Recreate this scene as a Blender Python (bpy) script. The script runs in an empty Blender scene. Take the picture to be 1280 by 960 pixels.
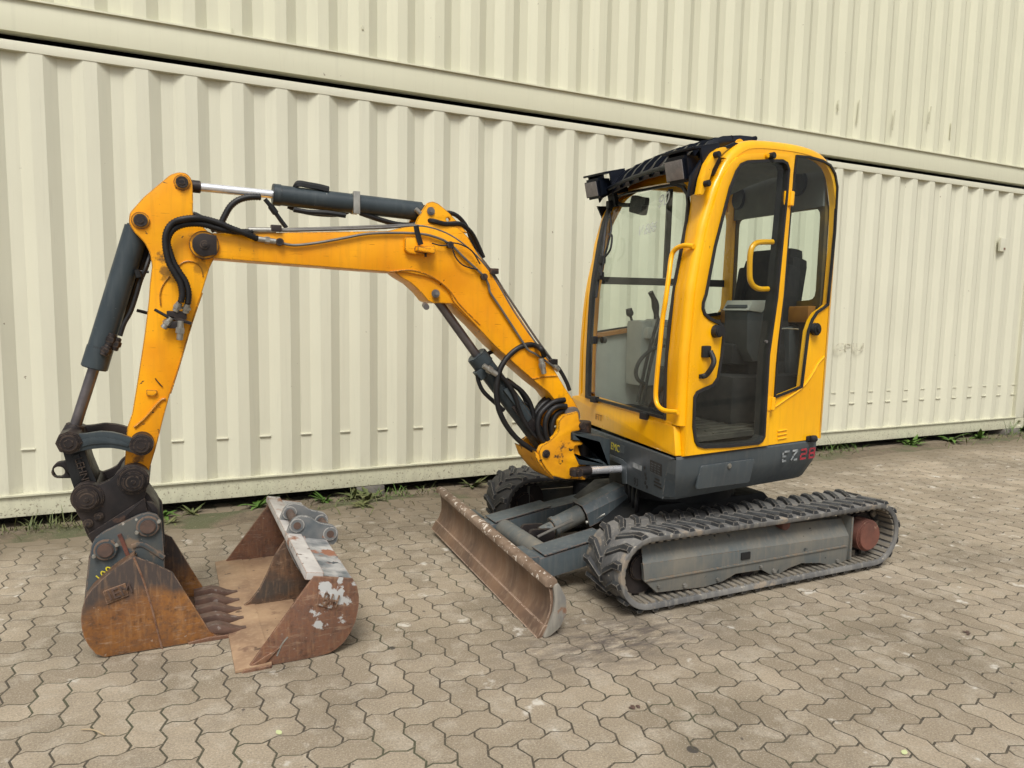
import bpy, bmesh, math, random
from mathutils import Vector, Matrix
from mathutils.geometry import tessellate_polygon
R=math.radians
random.seed(7)
S=bpy.context.scene
COL=S.collection

# ------------------------------------------------------------------ camera, sky, sun
cam=bpy.data.cameras.new('camera'); co=bpy.data.objects.new('camera',cam); COL.objects.link(co)
def look(yaw,pitch,roll):
    cy,sy,cp,sp=math.cos(yaw),math.sin(yaw),math.cos(pitch),math.sin(pitch)
    f=Vector((sy*cp,cy*cp,sp)); r=Vector((cy,-sy,0)); u=r.cross(f)
    c,s=math.cos(roll),math.sin(roll)
    r2=r*c+u*s; u2=u*c-r*s
    return Matrix((r2,u2,-f)).transposed()
co.matrix_world=Matrix.Translation((.6262,-5.1762,1.3888)) @ look(.4455,-.1024,.0181).to_4x4()
cam.sensor_width=36; cam.lens=900/1280*36; cam.clip_end=500; cam.clip_start=.05
S.camera=co
w=bpy.data.worlds.new('World'); S.world=w; w.use_nodes=True
nt=w.node_tree; bg=nt.nodes['Background']; sky=nt.nodes.new('ShaderNodeTexSky')
SUN_EL,SUN_AZ=R(55),R(207)     # azimuth clockwise from +Y
sky.sky_type='NISHITA'; sky.sun_disc=False; sky.sun_elevation=SUN_EL; sky.sun_rotation=SUN_AZ
sky.air_density=1.0; sky.dust_density=5.0; sky.ozone_density=.6
hsv=nt.nodes.new('ShaderNodeHueSaturation'); hsv.inputs['Saturation'].default_value=.25
nt.links.new(sky.outputs[0],hsv.inputs['Color']); nt.links.new(hsv.outputs[0],bg.inputs[0]); bg.inputs[1].default_value=.105
sl=bpy.data.lights.new('sun','SUN'); sl.energy=2.1; sl.angle=R(22); sl.color=(1,.98,.93)
so=bpy.data.objects.new('sun',sl); COL.objects.link(so)
d=Vector((math.sin(SUN_AZ)*math.cos(SUN_EL),math.cos(SUN_AZ)*math.cos(SUN_EL),math.sin(SUN_EL)))
so.rotation_euler=d.to_track_quat('Z','Y').to_euler()
S.view_settings.view_transform='Standard'; S.view_settings.look='None'; S.view_settings.exposure=0.34; S.view_settings.gamma=1
try: S.cycles.max_bounces=10; S.cycles.transparent_max_bounces=16
except Exception: pass

# ------------------------------------------------------------------ materials
def nd(nt,t,**k):
    n=nt.nodes.new(t)
    for a,b in k.items(): setattr(n,a,b)
    return n
def noise(nt,co,scale,detail=4,rough=.55,dim=None):
    n=nd(nt,'ShaderNodeTexNoise'); n.inputs['Scale'].default_value=scale; n.inputs['Detail'].default_value=detail; n.inputs['Roughness'].default_value=rough
    nt.links.new(co,n.inputs['Vector']); return n.outputs['Fac']
def ramp(nt,f,a,b,v0=0,v1=1):
    m=nd(nt,'ShaderNodeMapRange'); m.inputs['From Min'].default_value=a; m.inputs['From Max'].default_value=b
    m.inputs['To Min'].default_value=v0; m.inputs['To Max'].default_value=v1
    nt.links.new(f,m.inputs['Value']); return m.outputs[0]
def mix(nt,f,a,b,bt='MIX'):
    m=nd(nt,'ShaderNodeMix',data_type='RGBA',blend_type=bt)
    for s,v in ((m.inputs[0],f),(m.inputs[6],a),(m.inputs[7],b)):
        if isinstance(v,bpy.types.NodeSocket): nt.links.new(v,s)
        elif isinstance(v,(int,float)): s.default_value=v
        else: s.default_value=(*v,1)
    return m.outputs[2]
def math_(nt,op,a,b=None,clamp=False):
    m=nd(nt,'ShaderNodeMath',operation=op); m.use_clamp=clamp
    for s,v in ((m.inputs[0],a),(m.inputs[1],b)):
        if v is None: continue
        if isinstance(v,bpy.types.NodeSocket): nt.links.new(v,s)
        else: s.default_value=v
    return m.outputs[0]
def base(name):
    m=bpy.data.materials.new(name); m.use_nodes=True; nt=m.node_tree; p=nt.nodes['Principled BSDF']
    tc=nd(nt,'ShaderNodeTexCoord'); return m,nt,p,tc.outputs['Object']
def stretch(nt,co,sx,sy,sz):
    m=nd(nt,'ShaderNodeMapping'); m.inputs['Scale'].default_value=(sx,sy,sz); nt.links.new(co,m.inputs['Vector']); return m.outputs[0]
def bump(nt,p,h,strength=.3,dist=.004):
    b=nd(nt,'ShaderNodeBump'); b.inputs['Strength'].default_value=strength; b.inputs['Distance'].default_value=dist
    nt.links.new(h,b.inputs['Height']); nt.links.new(b.outputs[0],p.inputs['Normal'])
def setv(nt,s,v):
    if isinstance(v,bpy.types.NodeSocket): nt.links.new(v,s)
    elif isinstance(v,(int,float)): s.default_value=v
    else: s.default_value=(*v,1)
def edge(nt,rad=.006):
    bv=nd(nt,'ShaderNodeBevel'); bv.samples=4; bv.inputs['Radius'].default_value=rad
    g=nd(nt,'ShaderNodeNewGeometry'); dt=nd(nt,'ShaderNodeVectorMath',operation='DOT_PRODUCT')
    nt.links.new(bv.outputs[0],dt.inputs[0]); nt.links.new(g.outputs['Normal'],dt.inputs[1])
    return ramp(nt,dt.outputs['Value'],.985,.90)
GRIME=[]
def layered(name,c1,c2,scale=6,rough=(.4,.6),metal=0,specks=None,streak=None,edgewear=None,bmp=.15,bdist=.002,bscale=60,patch=None,coat=0,spec=.35,grime=None):
    """colour c1-c2 by cloud noise; specks=(colour,scale,threshold); streak=(colour,amount); edgewear=(colour,threshold); patch=(colour,scale,threshold)"""
    m,nt,p,co=base(name)
    c=mix(nt,ramp(nt,noise(nt,co,scale,6),.35,.65),c1,c2)
    if streak:
        f=noise(nt,stretch(nt,co,14,14,1.2),3,5); c=mix(nt,ramp(nt,f,.5,.75,0,streak[1]),c,streak[0])
    if patch:
        f=noise(nt,co,patch[1],7,.62); c=mix(nt,ramp(nt,f,patch[2],patch[2]+.05),c,patch[0])
    if specks:
        f=noise(nt,co,specks[1],3,.6); c=mix(nt,ramp(nt,f,specks[2],specks[2]+.03),c,specks[0])
    if edgewear:
        e=edge(nt,edgewear[2] if len(edgewear)>2 else .006); f=ramp(nt,noise(nt,co,45,4,.7),edgewear[1],edgewear[1]+.06)
        c=mix(nt,math_(nt,'MULTIPLY',e,f),c,edgewear[0])
    if grime:
        sc=noise(nt,stretch(nt,co,6,6,75),2.4,3,.6); c=mix(nt,ramp(nt,sc,.665,.69,0,.55),c,tuple(v*.35 for v in c2))
        for (gx,gz,gr,gc,ga) in grime:
            cb=nd(nt,'ShaderNodeMapping'); cb.inputs['Location'].default_value=(-gx,0,-gz); cb.inputs['Scale'].default_value=(1,0,1); nt.links.new(co,cb.inputs['Vector'])
            ln=nd(nt,'ShaderNodeVectorMath',operation='LENGTH'); nt.links.new(cb.outputs[0],ln.inputs[0])
            g=math_(nt,'ADD',noise(nt,co,22,6,.7),ramp(nt,ln.outputs['Value'],0,gr,.22,-.35)); c=mix(nt,ramp(nt,g,.46,.62,0,ga),c,gc)
    nt.links.new(c,p.inputs['Base Color'])
    nt.links.new(ramp(nt,noise(nt,co,scale*2.3,5),.3,.7,*rough),p.inputs['Roughness'])
    p.inputs['Metallic'].default_value=metal; p.inputs['Specular IOR Level'].default_value=spec
    if coat: p.inputs['Coat Weight'].default_value=coat; p.inputs['Coat Roughness'].default_value=.15
    if bmp: bump(nt,p,noise(nt,co,bscale,4,.6),bmp,bdist)
    return m
M={}
YEL=(.80,.365,.006); YEL2=(.72,.30,.005)
M['cab_yellow']=layered('cab_yellow',(.90,.46,.002),(.80,.37,.002),2.4,(.25,.45),streak=((.62,.30,.012),.35),specks=((.10,.05,.02),38,.73),bmp=.05,bscale=9,bdist=.003,coat=.3)
M['boom_yellow']=layered('boom_yellow',(.86,.38,.002),(.70,.26,.003),3,(.3,.55),streak=((.50,.22,.012),.4),specks=((.04,.025,.018),30,.69),patch=((.30,.13,.012),6,.67),grime=[(*p,r,c_,a_) for p,r,c_,a_ in zip([(0.612,1.575),(0.619,1.524),(0.477,0.705),(0.505,0.756),(0.733,1.653),(0.535,1.708),(0.693,1.869),(0.771,1.616),(2.59,0.853),(0.64,1.323),(0.639,1.492),(1.787,1.43),(2.48,0.921),(0.757,1.539)],(.07,.05,.09,.07,.07,.05,.045,.085,.06,.06,.06,.05,.07,.06),[(.03,.025,.02)]*4+[(.20,.09,.015)]*3+[(.05,.035,.02),(.04,.03,.02),(.12,.06,.015),(.16,.08,.01),(.06,.04,.02),(.08,.05,.02),(.14,.07,.012)],(.85,.7,.95,.8,.7,.6,.7,.8,.9,.5,.6,.6,.6,.5))],edgewear=((.03,.022,.018),.36,.010),bmp=.08,bscale=14,bdist=.003)
M['king_yellow']=layered('king_yellow',(.78,.36,.006),(.60,.25,.01),9,(.35,.55),specks=((.03,.02,.016),24,.66),patch=((.07,.04,.02),9,.62),edgewear=((.02,.015,.012),.36,.014),bmp=.2,bscale=40)
M['grey_paint']=layered('grey_paint',(.062,.075,.082),(.047,.058,.066),5,(.38,.55),specks=((.2,.2,.19),50,.74),streak=((.10,.105,.10),.45),edgewear=((.16,.16,.15),.5,.005),bmp=.1,bscale=70)
M['cyl_grey']=layered('cyl_grey',(.038,.050,.056),(.026,.036,.042),6,(.34,.5),specks=((.22,.22,.2),42,.71),streak=((.08,.09,.09),.4),edgewear=((.02,.02,.02),.45,.005),bmp=.08)
M['dusty_grey']=layered('dusty_grey',(.085,.098,.10),(.17,.155,.125),3.5,(.6,.85),streak=((.2,.17,.13),.6),specks=((.04,.045,.045),20,.68),edgewear=((.2,.14,.09),.5,.008),bmp=.25,bscale=50)
M['dark_steel']=layered('dark_steel',(.038,.030,.028),(.018,.016,.017),8,(.4,.62),patch=((.085,.05,.036),7,.6),edgewear=((.11,.08,.06),.45,.005),bmp=.25,bscale=60,metal=.35)
M['black_steel']=layered('black_steel',(.007,.008,.009),(.017,.017,.017),8,(.45,.65),bmp=.15)  # on the container roof and floor panels it stands in for shade
M['black_gloss']=layered('black_gloss',(.004,.006,.011),(.007,.009,.015),8,(.3,.45),bmp=.03,spec=.28)
M['chrome']=layered('chrome',(.80,.81,.84),(.76,.77,.80),9,(.2,.3),metal=.7,bmp=0)
M['dull_chrome']=layered('dull_chrome',(.19,.17,.17),(.12,.11,.115),14,(.28,.45),metal=.8,bmp=.05)
M['zinc']=layered('zinc',(.45,.44,.40),(.3,.29,.26),20,(.35,.55),metal=.8,bmp=.1)
M['pipe_grey']=layered('pipe_grey',(.17,.16,.14),(.11,.105,.10),12,(.35,.55),metal=.4,bmp=.05)
M['hose']=layered('hose',(.006,.006,.007),(.013,.012,.012),20,(.4,.6),bmp=.15,bscale=150)
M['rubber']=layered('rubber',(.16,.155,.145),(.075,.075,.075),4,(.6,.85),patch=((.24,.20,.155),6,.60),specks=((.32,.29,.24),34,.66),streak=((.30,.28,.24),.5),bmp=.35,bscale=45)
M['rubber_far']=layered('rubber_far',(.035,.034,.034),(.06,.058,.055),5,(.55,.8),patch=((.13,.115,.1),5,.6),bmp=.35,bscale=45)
M['rubber_in']=layered('rubber_in',(.13,.12,.10),(.21,.18,.14),7,(.7,.9),bmp=.4,bscale=60)
M['lug']=layered('lug',(.018,.019,.021),(.04,.042,.043),9,(.5,.8),patch=((.13,.12,.105),8,.66),edgewear=((.22,.2,.17),.42,.008),bmp=.3,bscale=50)
M['plastic']=layered('plastic',(.012,.012,.013),(.018,.018,.019),10,(.45,.6),bmp=.1)
M['seal']=layered('seal',(.014,.014,.015),(.022,.022,.022),10,(.5,.65),bmp=.05)
M['cab_grey']=layered('cab_grey',(.33,.34,.31),(.27,.28,.26),6,(.6,.8),bmp=.1)
M['cab_light']=layered('cab_light',(.42,.42,.38),(.36,.36,.33),6,(.6,.8),bmp=.1)
M['seat_cloth']=layered('seat_cloth',(.014,.014,.016),(.024,.022,.022),12,(.8,.95),bmp=.3,bscale=200)
M['floor_mat']=layered('floor_mat',(.028,.025,.022),(.07,.062,.05),8,(.7,.9),bmp=.3)
M['red_paint']=layered('red_paint',(.35,.03,.03),(.3,.03,.03),10,(.4,.5),bmp=0)
M['hub']=layered('hub',(.17,.065,.045),(.10,.045,.035),9,(.55,.8),patch=((.27,.17,.12),13,.6),bmp=.35,bscale=50)
M['rust']=layered('rust',(.16,.066,.03),(.085,.042,.027),7,(.55,.8),patch=((.05,.035,.03),4,.6),streak=((.26,.14,.075),.5),specks=((.3,.2,.13),40,.72),bmp=.35,bscale=70,edgewear=((.30,.19,.12),.4,.008))
M['blade_rust']=layered('blade_rust',(.185,.112,.07),(.095,.06,.042),5,(.5,.75),patch=((.085,.055,.048),3.2,.6),streak=((.26,.19,.13),.5),specks=((.5,.46,.4),26,.73),bmp=.3,bscale=60,edgewear=((.38,.28,.21),.4,.01))
M['blade_top']=layered('blade_top',(.13,.085,.055),(.22,.16,.115),10,(.6,.8),specks=((.55,.49,.42),38,.60),bmp=.4,bscale=60)
M['floor_steel']=layered('floor_steel',(.36,.24,.145),(.21,.13,.08),5,(.4,.7),patch=((.17,.10,.065),6,.60),specks=((.10,.06,.04),22,.66),streak=((.5,.37,.24),.3),bmp=.2,bscale=50)
M['ear_blue']=layered('ear_blue',(.038,.055,.066),(.075,.075,.068),8,(.45,.7),patch=((.17,.12,.08),6,.58),specks=((.3,.28,.24),30,.7),edgewear=((.2,.13,.09),.4,.008),bmp=.25)
M['ear_white']=layered('ear_white',(.42,.41,.39),(.10,.115,.125),11,(.5,.7),patch=((.25,.11,.065),8,.6),specks=((.05,.06,.07),18,.62),edgewear=((.3,.15,.09),.4,.006),bmp=.3)
M['ear_worn']=layered('ear_worn',(.07,.085,.095),(.16,.16,.155),9,(.5,.7),patch=((.40,.39,.37),7,.58),specks=((.25,.12,.07),18,.66),edgewear=((.4,.38,.35),.4,.008),bmp=.3)
M['arm_grey']=layered('arm_grey',(.075,.092,.10),(.055,.068,.075),5,(.4,.6),streak=((.17,.165,.15),.5),specks=((.25,.24,.22),40,.7),edgewear=((.19,.13,.10),.42,.008),bmp=.15)
M['lip_white']=layered('lip_white',(.50,.48,.45),(.36,.34,.32),9,(.5,.7),patch=((.24,.12,.075),7,.56),specks=((.10,.07,.06),25,.64),edgewear=((.28,.15,.09),.4,.006),bmp=.3)
M['pin']=layered('pin',(.12,.075,.058),(.075,.055,.048),20,(.5,.7),metal=.2,bmp=.3)
M['steel_pin']=layered('steel_pin',(.22,.21,.2),(.13,.12,.12),25,(.4,.6),metal=.6,bmp=.2)
M['white_print']=layered('white_print',(.36,.38,.385),(.13,.145,.15),24,(.5,.6),bmp=0)
M['red_print']=layered('red_print',(.40,.03,.045),(.22,.03,.04),30,(.5,.6),bmp=0)
M['black_print']=layered('black_print',(.012,.012,.012),(.02,.02,.02),30,(.5,.6),bmp=0)
M['yellow_print']=layered('yellow_print',(.65,.55,.03),(.5,.42,.04),30,(.5,.6),bmp=0)
M['amber']=layered('amber',(.36,.16,.03),(.28,.12,.03),8,(.5,.6),bmp=0)
M['concrete']=layered('concrete',(.2,.185,.16),(.12,.11,.10),9,(.8,.95),bmp=.5,bscale=80)
M['faded']=layered('faded',(.42,.40,.31),(.62,.59,.455),22,(.5,.6),bmp=0)
M['end_grey']=layered('end_grey',(.15,.145,.135),(.24,.22,.18),9,(.5,.7),patch=((.20,.11,.07),8,.58),streak=((.33,.3,.25),.6),bmp=.3)
M['tooth_steel']=layered('tooth_steel',(.13,.075,.055),(.08,.05,.04),18,(.4,.65),patch=((.20,.16,.14),20,.6),bmp=.5,bscale=60)
M['guard_back']=layered('guard_back',(.03,.024,.022),(.05,.04,.035),12,(.6,.8),bmp=.2)
M['bolt_dirty']=layered('bolt_dirty',(.2,.19,.17),(.12,.115,.1),12,(.6,.8),metal=.2,bmp=.2)
M['chalk']=layered('chalk',(.40,.42,.38),(.52,.54,.49),30,(.7,.8),bmp=0)
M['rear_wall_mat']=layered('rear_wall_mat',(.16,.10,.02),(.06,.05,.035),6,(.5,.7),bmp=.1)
M['cab_light2']=layered('cab_light2',(.15,.155,.15),(.12,.125,.12),6,(.7,.85),bmp=.1)
M['console_mat']=layered('console_mat',(.05,.055,.06),(.065,.07,.075),9,(.5,.7),bmp=.1)
M['leaf_fresh']=layered('leaf_fresh',(.065,.13,.022),(.10,.17,.035),9,(.5,.7),bmp=0)
M['leaf_dull']=layered('leaf_dull',(.07,.095,.03),(.15,.15,.06),9,(.6,.8),bmp=0)
M['leaf_pale']=layered('leaf_pale',(.42,.5,.2),(.5,.52,.3),9,(.6,.8),bmp=0)
M['twig']=layered('twig',(.38,.30,.19),(.3,.23,.14),9,(.7,.9),bmp=0)

def rust_bucket(name,a,b,dark,zsplit=None,white=None):
    m,nt,p,co=base(name)
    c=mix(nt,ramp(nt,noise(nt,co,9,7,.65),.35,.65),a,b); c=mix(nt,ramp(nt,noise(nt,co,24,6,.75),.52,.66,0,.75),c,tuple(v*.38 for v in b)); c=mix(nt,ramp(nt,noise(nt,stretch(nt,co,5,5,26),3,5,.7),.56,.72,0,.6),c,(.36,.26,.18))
    f=noise(nt,co,3.4,6,.6)
    if zsplit:
        sp=nd(nt,'ShaderNodeSeparateXYZ'); nt.links.new(co,sp.inputs[0])
        g=ramp(nt,sp.outputs['Z'],zsplit-.07,zsplit+.10)
        f2=math_(nt,'ADD',f,math_(nt,'MULTIPLY',math_(nt,'SUBTRACT',g,.5),.5))
        c=mix(nt,ramp(nt,f2,.40,.62),c,dark)
    else: c=mix(nt,ramp(nt,f,.56,.66),c,dark)
    s=noise(nt,stretch(nt,co,30,30,4),3,4); c=mix(nt,ramp(nt,s,.5,.8,0,.4),c,(.34,.20,.10))
    c=mix(nt,ramp(nt,noise(nt,co,36,3),.7,.73,0,.6),c,(.36,.29,.22)); c=mix(nt,ramp(nt,noise(nt,co,60,5,.7),.45,.7,0,.55),c,dark)
    if white:
        (wx,wy,wz),wr=white
        v=nd(nt,'ShaderNodeVectorMath',operation='DISTANCE'); v.inputs[1].default_value=(wx,wy,wz); nt.links.new(co,v.inputs[0])
        g=ramp(nt,v.outputs['Value'],0,wr,.26,-.08)
        h=math_(nt,'ADD',noise(nt,co,19,4,.55),g); c=mix(nt,ramp(nt,h,.655,.70,0,.9),c,(.44,.45,.44))
    e=edge(nt,.007); c=mix(nt,math_(nt,'MULTIPLY',e,ramp(nt,noise(nt,co,30,4),.4,.5,0,.8)),c,(.33,.21,.14))
    nt.links.new(c,p.inputs['Base Color']); p.inputs['Roughness'].default_value=.68; p.inputs['Metallic'].default_value=.1
    bump(nt,p,noise(nt,co,70,5,.65),.35,.003)
    return m
M['bucket_rust']=rust_bucket('bucket_rust',(.27,.11,.022),(.18,.072,.02),(.052,.038,.032),zsplit=.20)
M['bucket2_rust']=rust_bucket('bucket2_rust',(.19,.085,.045),(.135,.065,.04),(.11,.075,.06),white=((1.19,-2.38,.235),.17))
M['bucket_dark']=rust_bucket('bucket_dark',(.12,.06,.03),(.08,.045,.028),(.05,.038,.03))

def container_mat(name,tint):
    m,nt,p,co=base(name)
    c=mix(nt,ramp(nt,noise(nt,co,.9,4),.35,.65),tint,tuple(t*.955 for t in tint))
    s=noise(nt,stretch(nt,co,9,9,.35),3,5,.6); c=mix(nt,ramp(nt,s,.55,.8,0,.28),c,tuple(t*.72 for t in tint))
    s=noise(nt,stretch(nt,co,40,40,1.2),3,4,.6); c=mix(nt,ramp(nt,s,.62,.8,0,.35),c,tuple(t*.66 for t in tint))
    f=noise(nt,co,21,3,.55); c=mix(nt,ramp(nt,f,.745,.765,0,.8),c,(.17,.13,.09))
    sp=nd(nt,'ShaderNodeSeparateXYZ'); nt.links.new(co,sp.inputs[0])
    g=ramp(nt,sp.outputs['Z'],.34,.07); st=noise(nt,stretch(nt,co,9,9,3),2.2,6,.75)
    c=mix(nt,math_(nt,'MULTIPLY',g,ramp(nt,st,.45,.7,0,.5)),c,(.30,.28,.21))
    f=noise(nt,co,75,2,.5); g2=ramp(nt,sp.outputs['Z'],.25,.12); c=mix(nt,math_(nt,'MULTIPLY',g2,ramp(nt,f,.62,.66,0,.7)),c,(.16,.13,.09))
    nt.links.new(c,p.inputs['Base Color'])
    nt.links.new(ramp(nt,noise(nt,co,5,4),.3,.7,.42,.6),p.inputs['Roughness'])
    h=math_(nt,'ADD',noise(nt,stretch(nt,co,2.2,2.2,.5),2,3),math_(nt,'MULTIPLY',noise(nt,stretch(nt,co,60,60,1),1,2),.05))
    bump(nt,p,h,.5,.012)
    return m
M['container_low']=container_mat('container_low',(.60,.587,.462))
M['container_top']=container_mat('container_top',(.60,.589,.442))
M['container_beam']=container_mat('container_beam',(.55,.54,.40))

def paving(name,obj):
    m,nt,p,co=base(name)
    g=nd(nt,'ShaderNodeNewGeometry'); pos=g.outputs['Position']
    if obj: rnd=nd(nt,'ShaderNodeObjectInfo').outputs['Random']
    else:
        a=nd(nt,'ShaderNodeAttribute'); a.attribute_name='rnd'; rnd=a.outputs['Fac']
    c=mix(nt,rnd,(.265,.217,.155),(.43,.36,.265))
    c=mix(nt,ramp(nt,noise(nt,pos,1.1,5,.6),.3,.7),c,(.205,.168,.115)); c=mix(nt,ramp(nt,noise(nt,pos,3.1,6,.7),.52,.72,0,.6),c,(.165,.14,.105)); c=mix(nt,ramp(nt,noise(nt,pos,.55,5,.65),.50,.64,0,.45),c,(.15,.125,.088))
    c=mix(nt,ramp(nt,noise(nt,pos,7,6,.7),.50,.68,0,.7),c,(.42,.375,.30))
    grain=noise(nt,pos,120,4,.75); c=mix(nt,ramp(nt,grain,.42,.66,0,.5),c,(.12,.095,.072)); c=mix(nt,ramp(nt,noise(nt,pos,170,3,.7),.54,.68,0,.45),c,(.56,.51,.42))
    c=mix(nt,ramp(nt,noise(nt,pos,5.5,5,.62),.63,.69,0,.85),c,(.52,.49,.43))
    c=mix(nt,ramp(nt,noise(nt,pos,13,3,.55),.715,.735,0,.85),c,(.085,.07,.06))
    # tyre / blade scrape stain in front of the track
    sp=nd(nt,'ShaderNodeMapping'); sp.inputs['Location'].default_value=(-2.32*1.1,2.72*2.3,0); sp.inputs['Scale'].default_value=(1.1,2.3,0); nt.links.new(pos,sp.inputs['Vector'])
    ln=nd(nt,'ShaderNodeVectorMath',operation='LENGTH'); nt.links.new(sp.outputs[0],ln.inputs[0])
    st=ramp(nt,ln.outputs['Value'],.75,.10); nn=noise(nt,stretch(nt,pos,3,9,1),3,6,.7)
    c=mix(nt,math_(nt,'MULTIPLY',st,ramp(nt,nn,.38,.60,0,1)),c,(.085,.07,.06))
    # oil spots
    for (x,y,r) in (([(2.104,-3.473)][0][0],[(2.104,-3.473)][0][1],.022),([(1.418,-2.42)][0][0],[(1.418,-2.42)][0][1],.016)):
        v=nd(nt,'ShaderNodeVectorMath',operation='DISTANCE'); v.inputs[1].default_value=(x,y,0); nt.links.new(pos,v.inputs[0])
        c=mix(nt,ramp(nt,v.outputs['Value'],r,r*.8,0,.9),c,(.05,.045,.04))
    # sandy, soil-stained band along the container wall
    sy=nd(nt,'ShaderNodeSeparateXYZ'); nt.links.new(pos,sy.inputs[0])
    yy=math_(nt,'ADD',sy.outputs['Y'],math_(nt,'MULTIPLY',noise(nt,pos,2.2,5,.65),.55))
    c=mix(nt,ramp(nt,yy,-.55,-.1,0,.85),c,(.155,.125,.085))
    nt.links.new(c,p.inputs['Base Color']); p.inputs['Roughness'].default_value=.92; p.inputs['Specular IOR Level'].default_value=.3
    bump(nt,p,noise(nt,pos,150,5,.7),.55,.003)
    return m
M['stone']=paving('paving_stone',True); M['stone_joined']=paving('paving_stone_joined',False)
def soil(name,a,b,moss):
    m,nt,p,co=base(name)
    c=mix(nt,ramp(nt,noise(nt,co,14,6,.65),.35,.65),a,b)
    c=mix(nt,ramp(nt,noise(nt,co,1.7,5,.6),.50,.62),c,moss)
    c=mix(nt,ramp(nt,noise(nt,co,120,3,.6),.6,.7,0,.6),c,(.32,.27,.2))
    nt.links.new(c,p.inputs['Base Color']); p.inputs['Roughness'].default_value=.95
    bump(nt,p,noise(nt,co,60,6,.7),.7,.01); return m
M['joint']=soil('joint_sand',(.085,.070,.048),(.050,.042,.030),(.070,.070,.040))
M['soil']=soil('soil',(.15,.115,.075),(.09,.07,.045),(.075,.078,.036))
M['yard']=soil('yard_ground',(.24,.20,.15),(.18,.15,.11),(.2,.17,.125))

def glass(name,tint,trans=.9,dirt=.06,dirtcol=(.42,.42,.36),ior=1.45):
    m=bpy.data.materials.new(name); m.use_nodes=True; nt=m.node_tree; nt.nodes.clear()
    out=nd(nt,'ShaderNodeOutputMaterial'); tr=nd(nt,'ShaderNodeBsdfTransparent'); tr.inputs[0].default_value=(*tint,1)
    gl=nd(nt,'ShaderNodeBsdfGlossy'); gl.inputs['Roughness'].default_value=.02; gl.inputs[0].default_value=(1,1,1,1)
    lw=nd(nt,'ShaderNodeLayerWeight'); lw.inputs[0].default_value=.5; frv=math_(nt,'ADD',math_(nt,'MULTIPLY',math_(nt,'POWER',lw.outputs['Facing'],5.0),.55),.03)
    mx=nd(nt,'ShaderNodeMixShader'); nt.links.new(frv,mx.inputs[0]); nt.links.new(tr.outputs[0],mx.inputs[1]); nt.links.new(gl.outputs[0],mx.inputs[2])
    df=nd(nt,'ShaderNodeBsdfDiffuse'); df.inputs[0].default_value=(*dirtcol,1)
    tc=nd(nt,'ShaderNodeTexCoord'); n=noise(nt,tc.outputs['Object'],5,6,.65)
    m2=nd(nt,'ShaderNodeMixShader'); nt.links.new(ramp(nt,n,.3,.75,dirt*.4,dirt*2),m2.inputs[0]); nt.links.new(mx.outputs[0],m2.inputs[1]); nt.links.new(df.outputs[0],m2.inputs[2])
    nt.links.new(m2.outputs[0],out.inputs[0]); return m
M['glass']=glass('cab_glass',(.88,.93,.89),dirt=.03)
M['glass_door']=glass('door_glass',(.87,.92,.885),dirt=.008)
M['lamp_glass']=layered('lamp_glass',(.20,.18,.17),(.15,.14,.135),30,(.15,.3),bmp=.2,bscale=120,bdist=.002)

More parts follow.
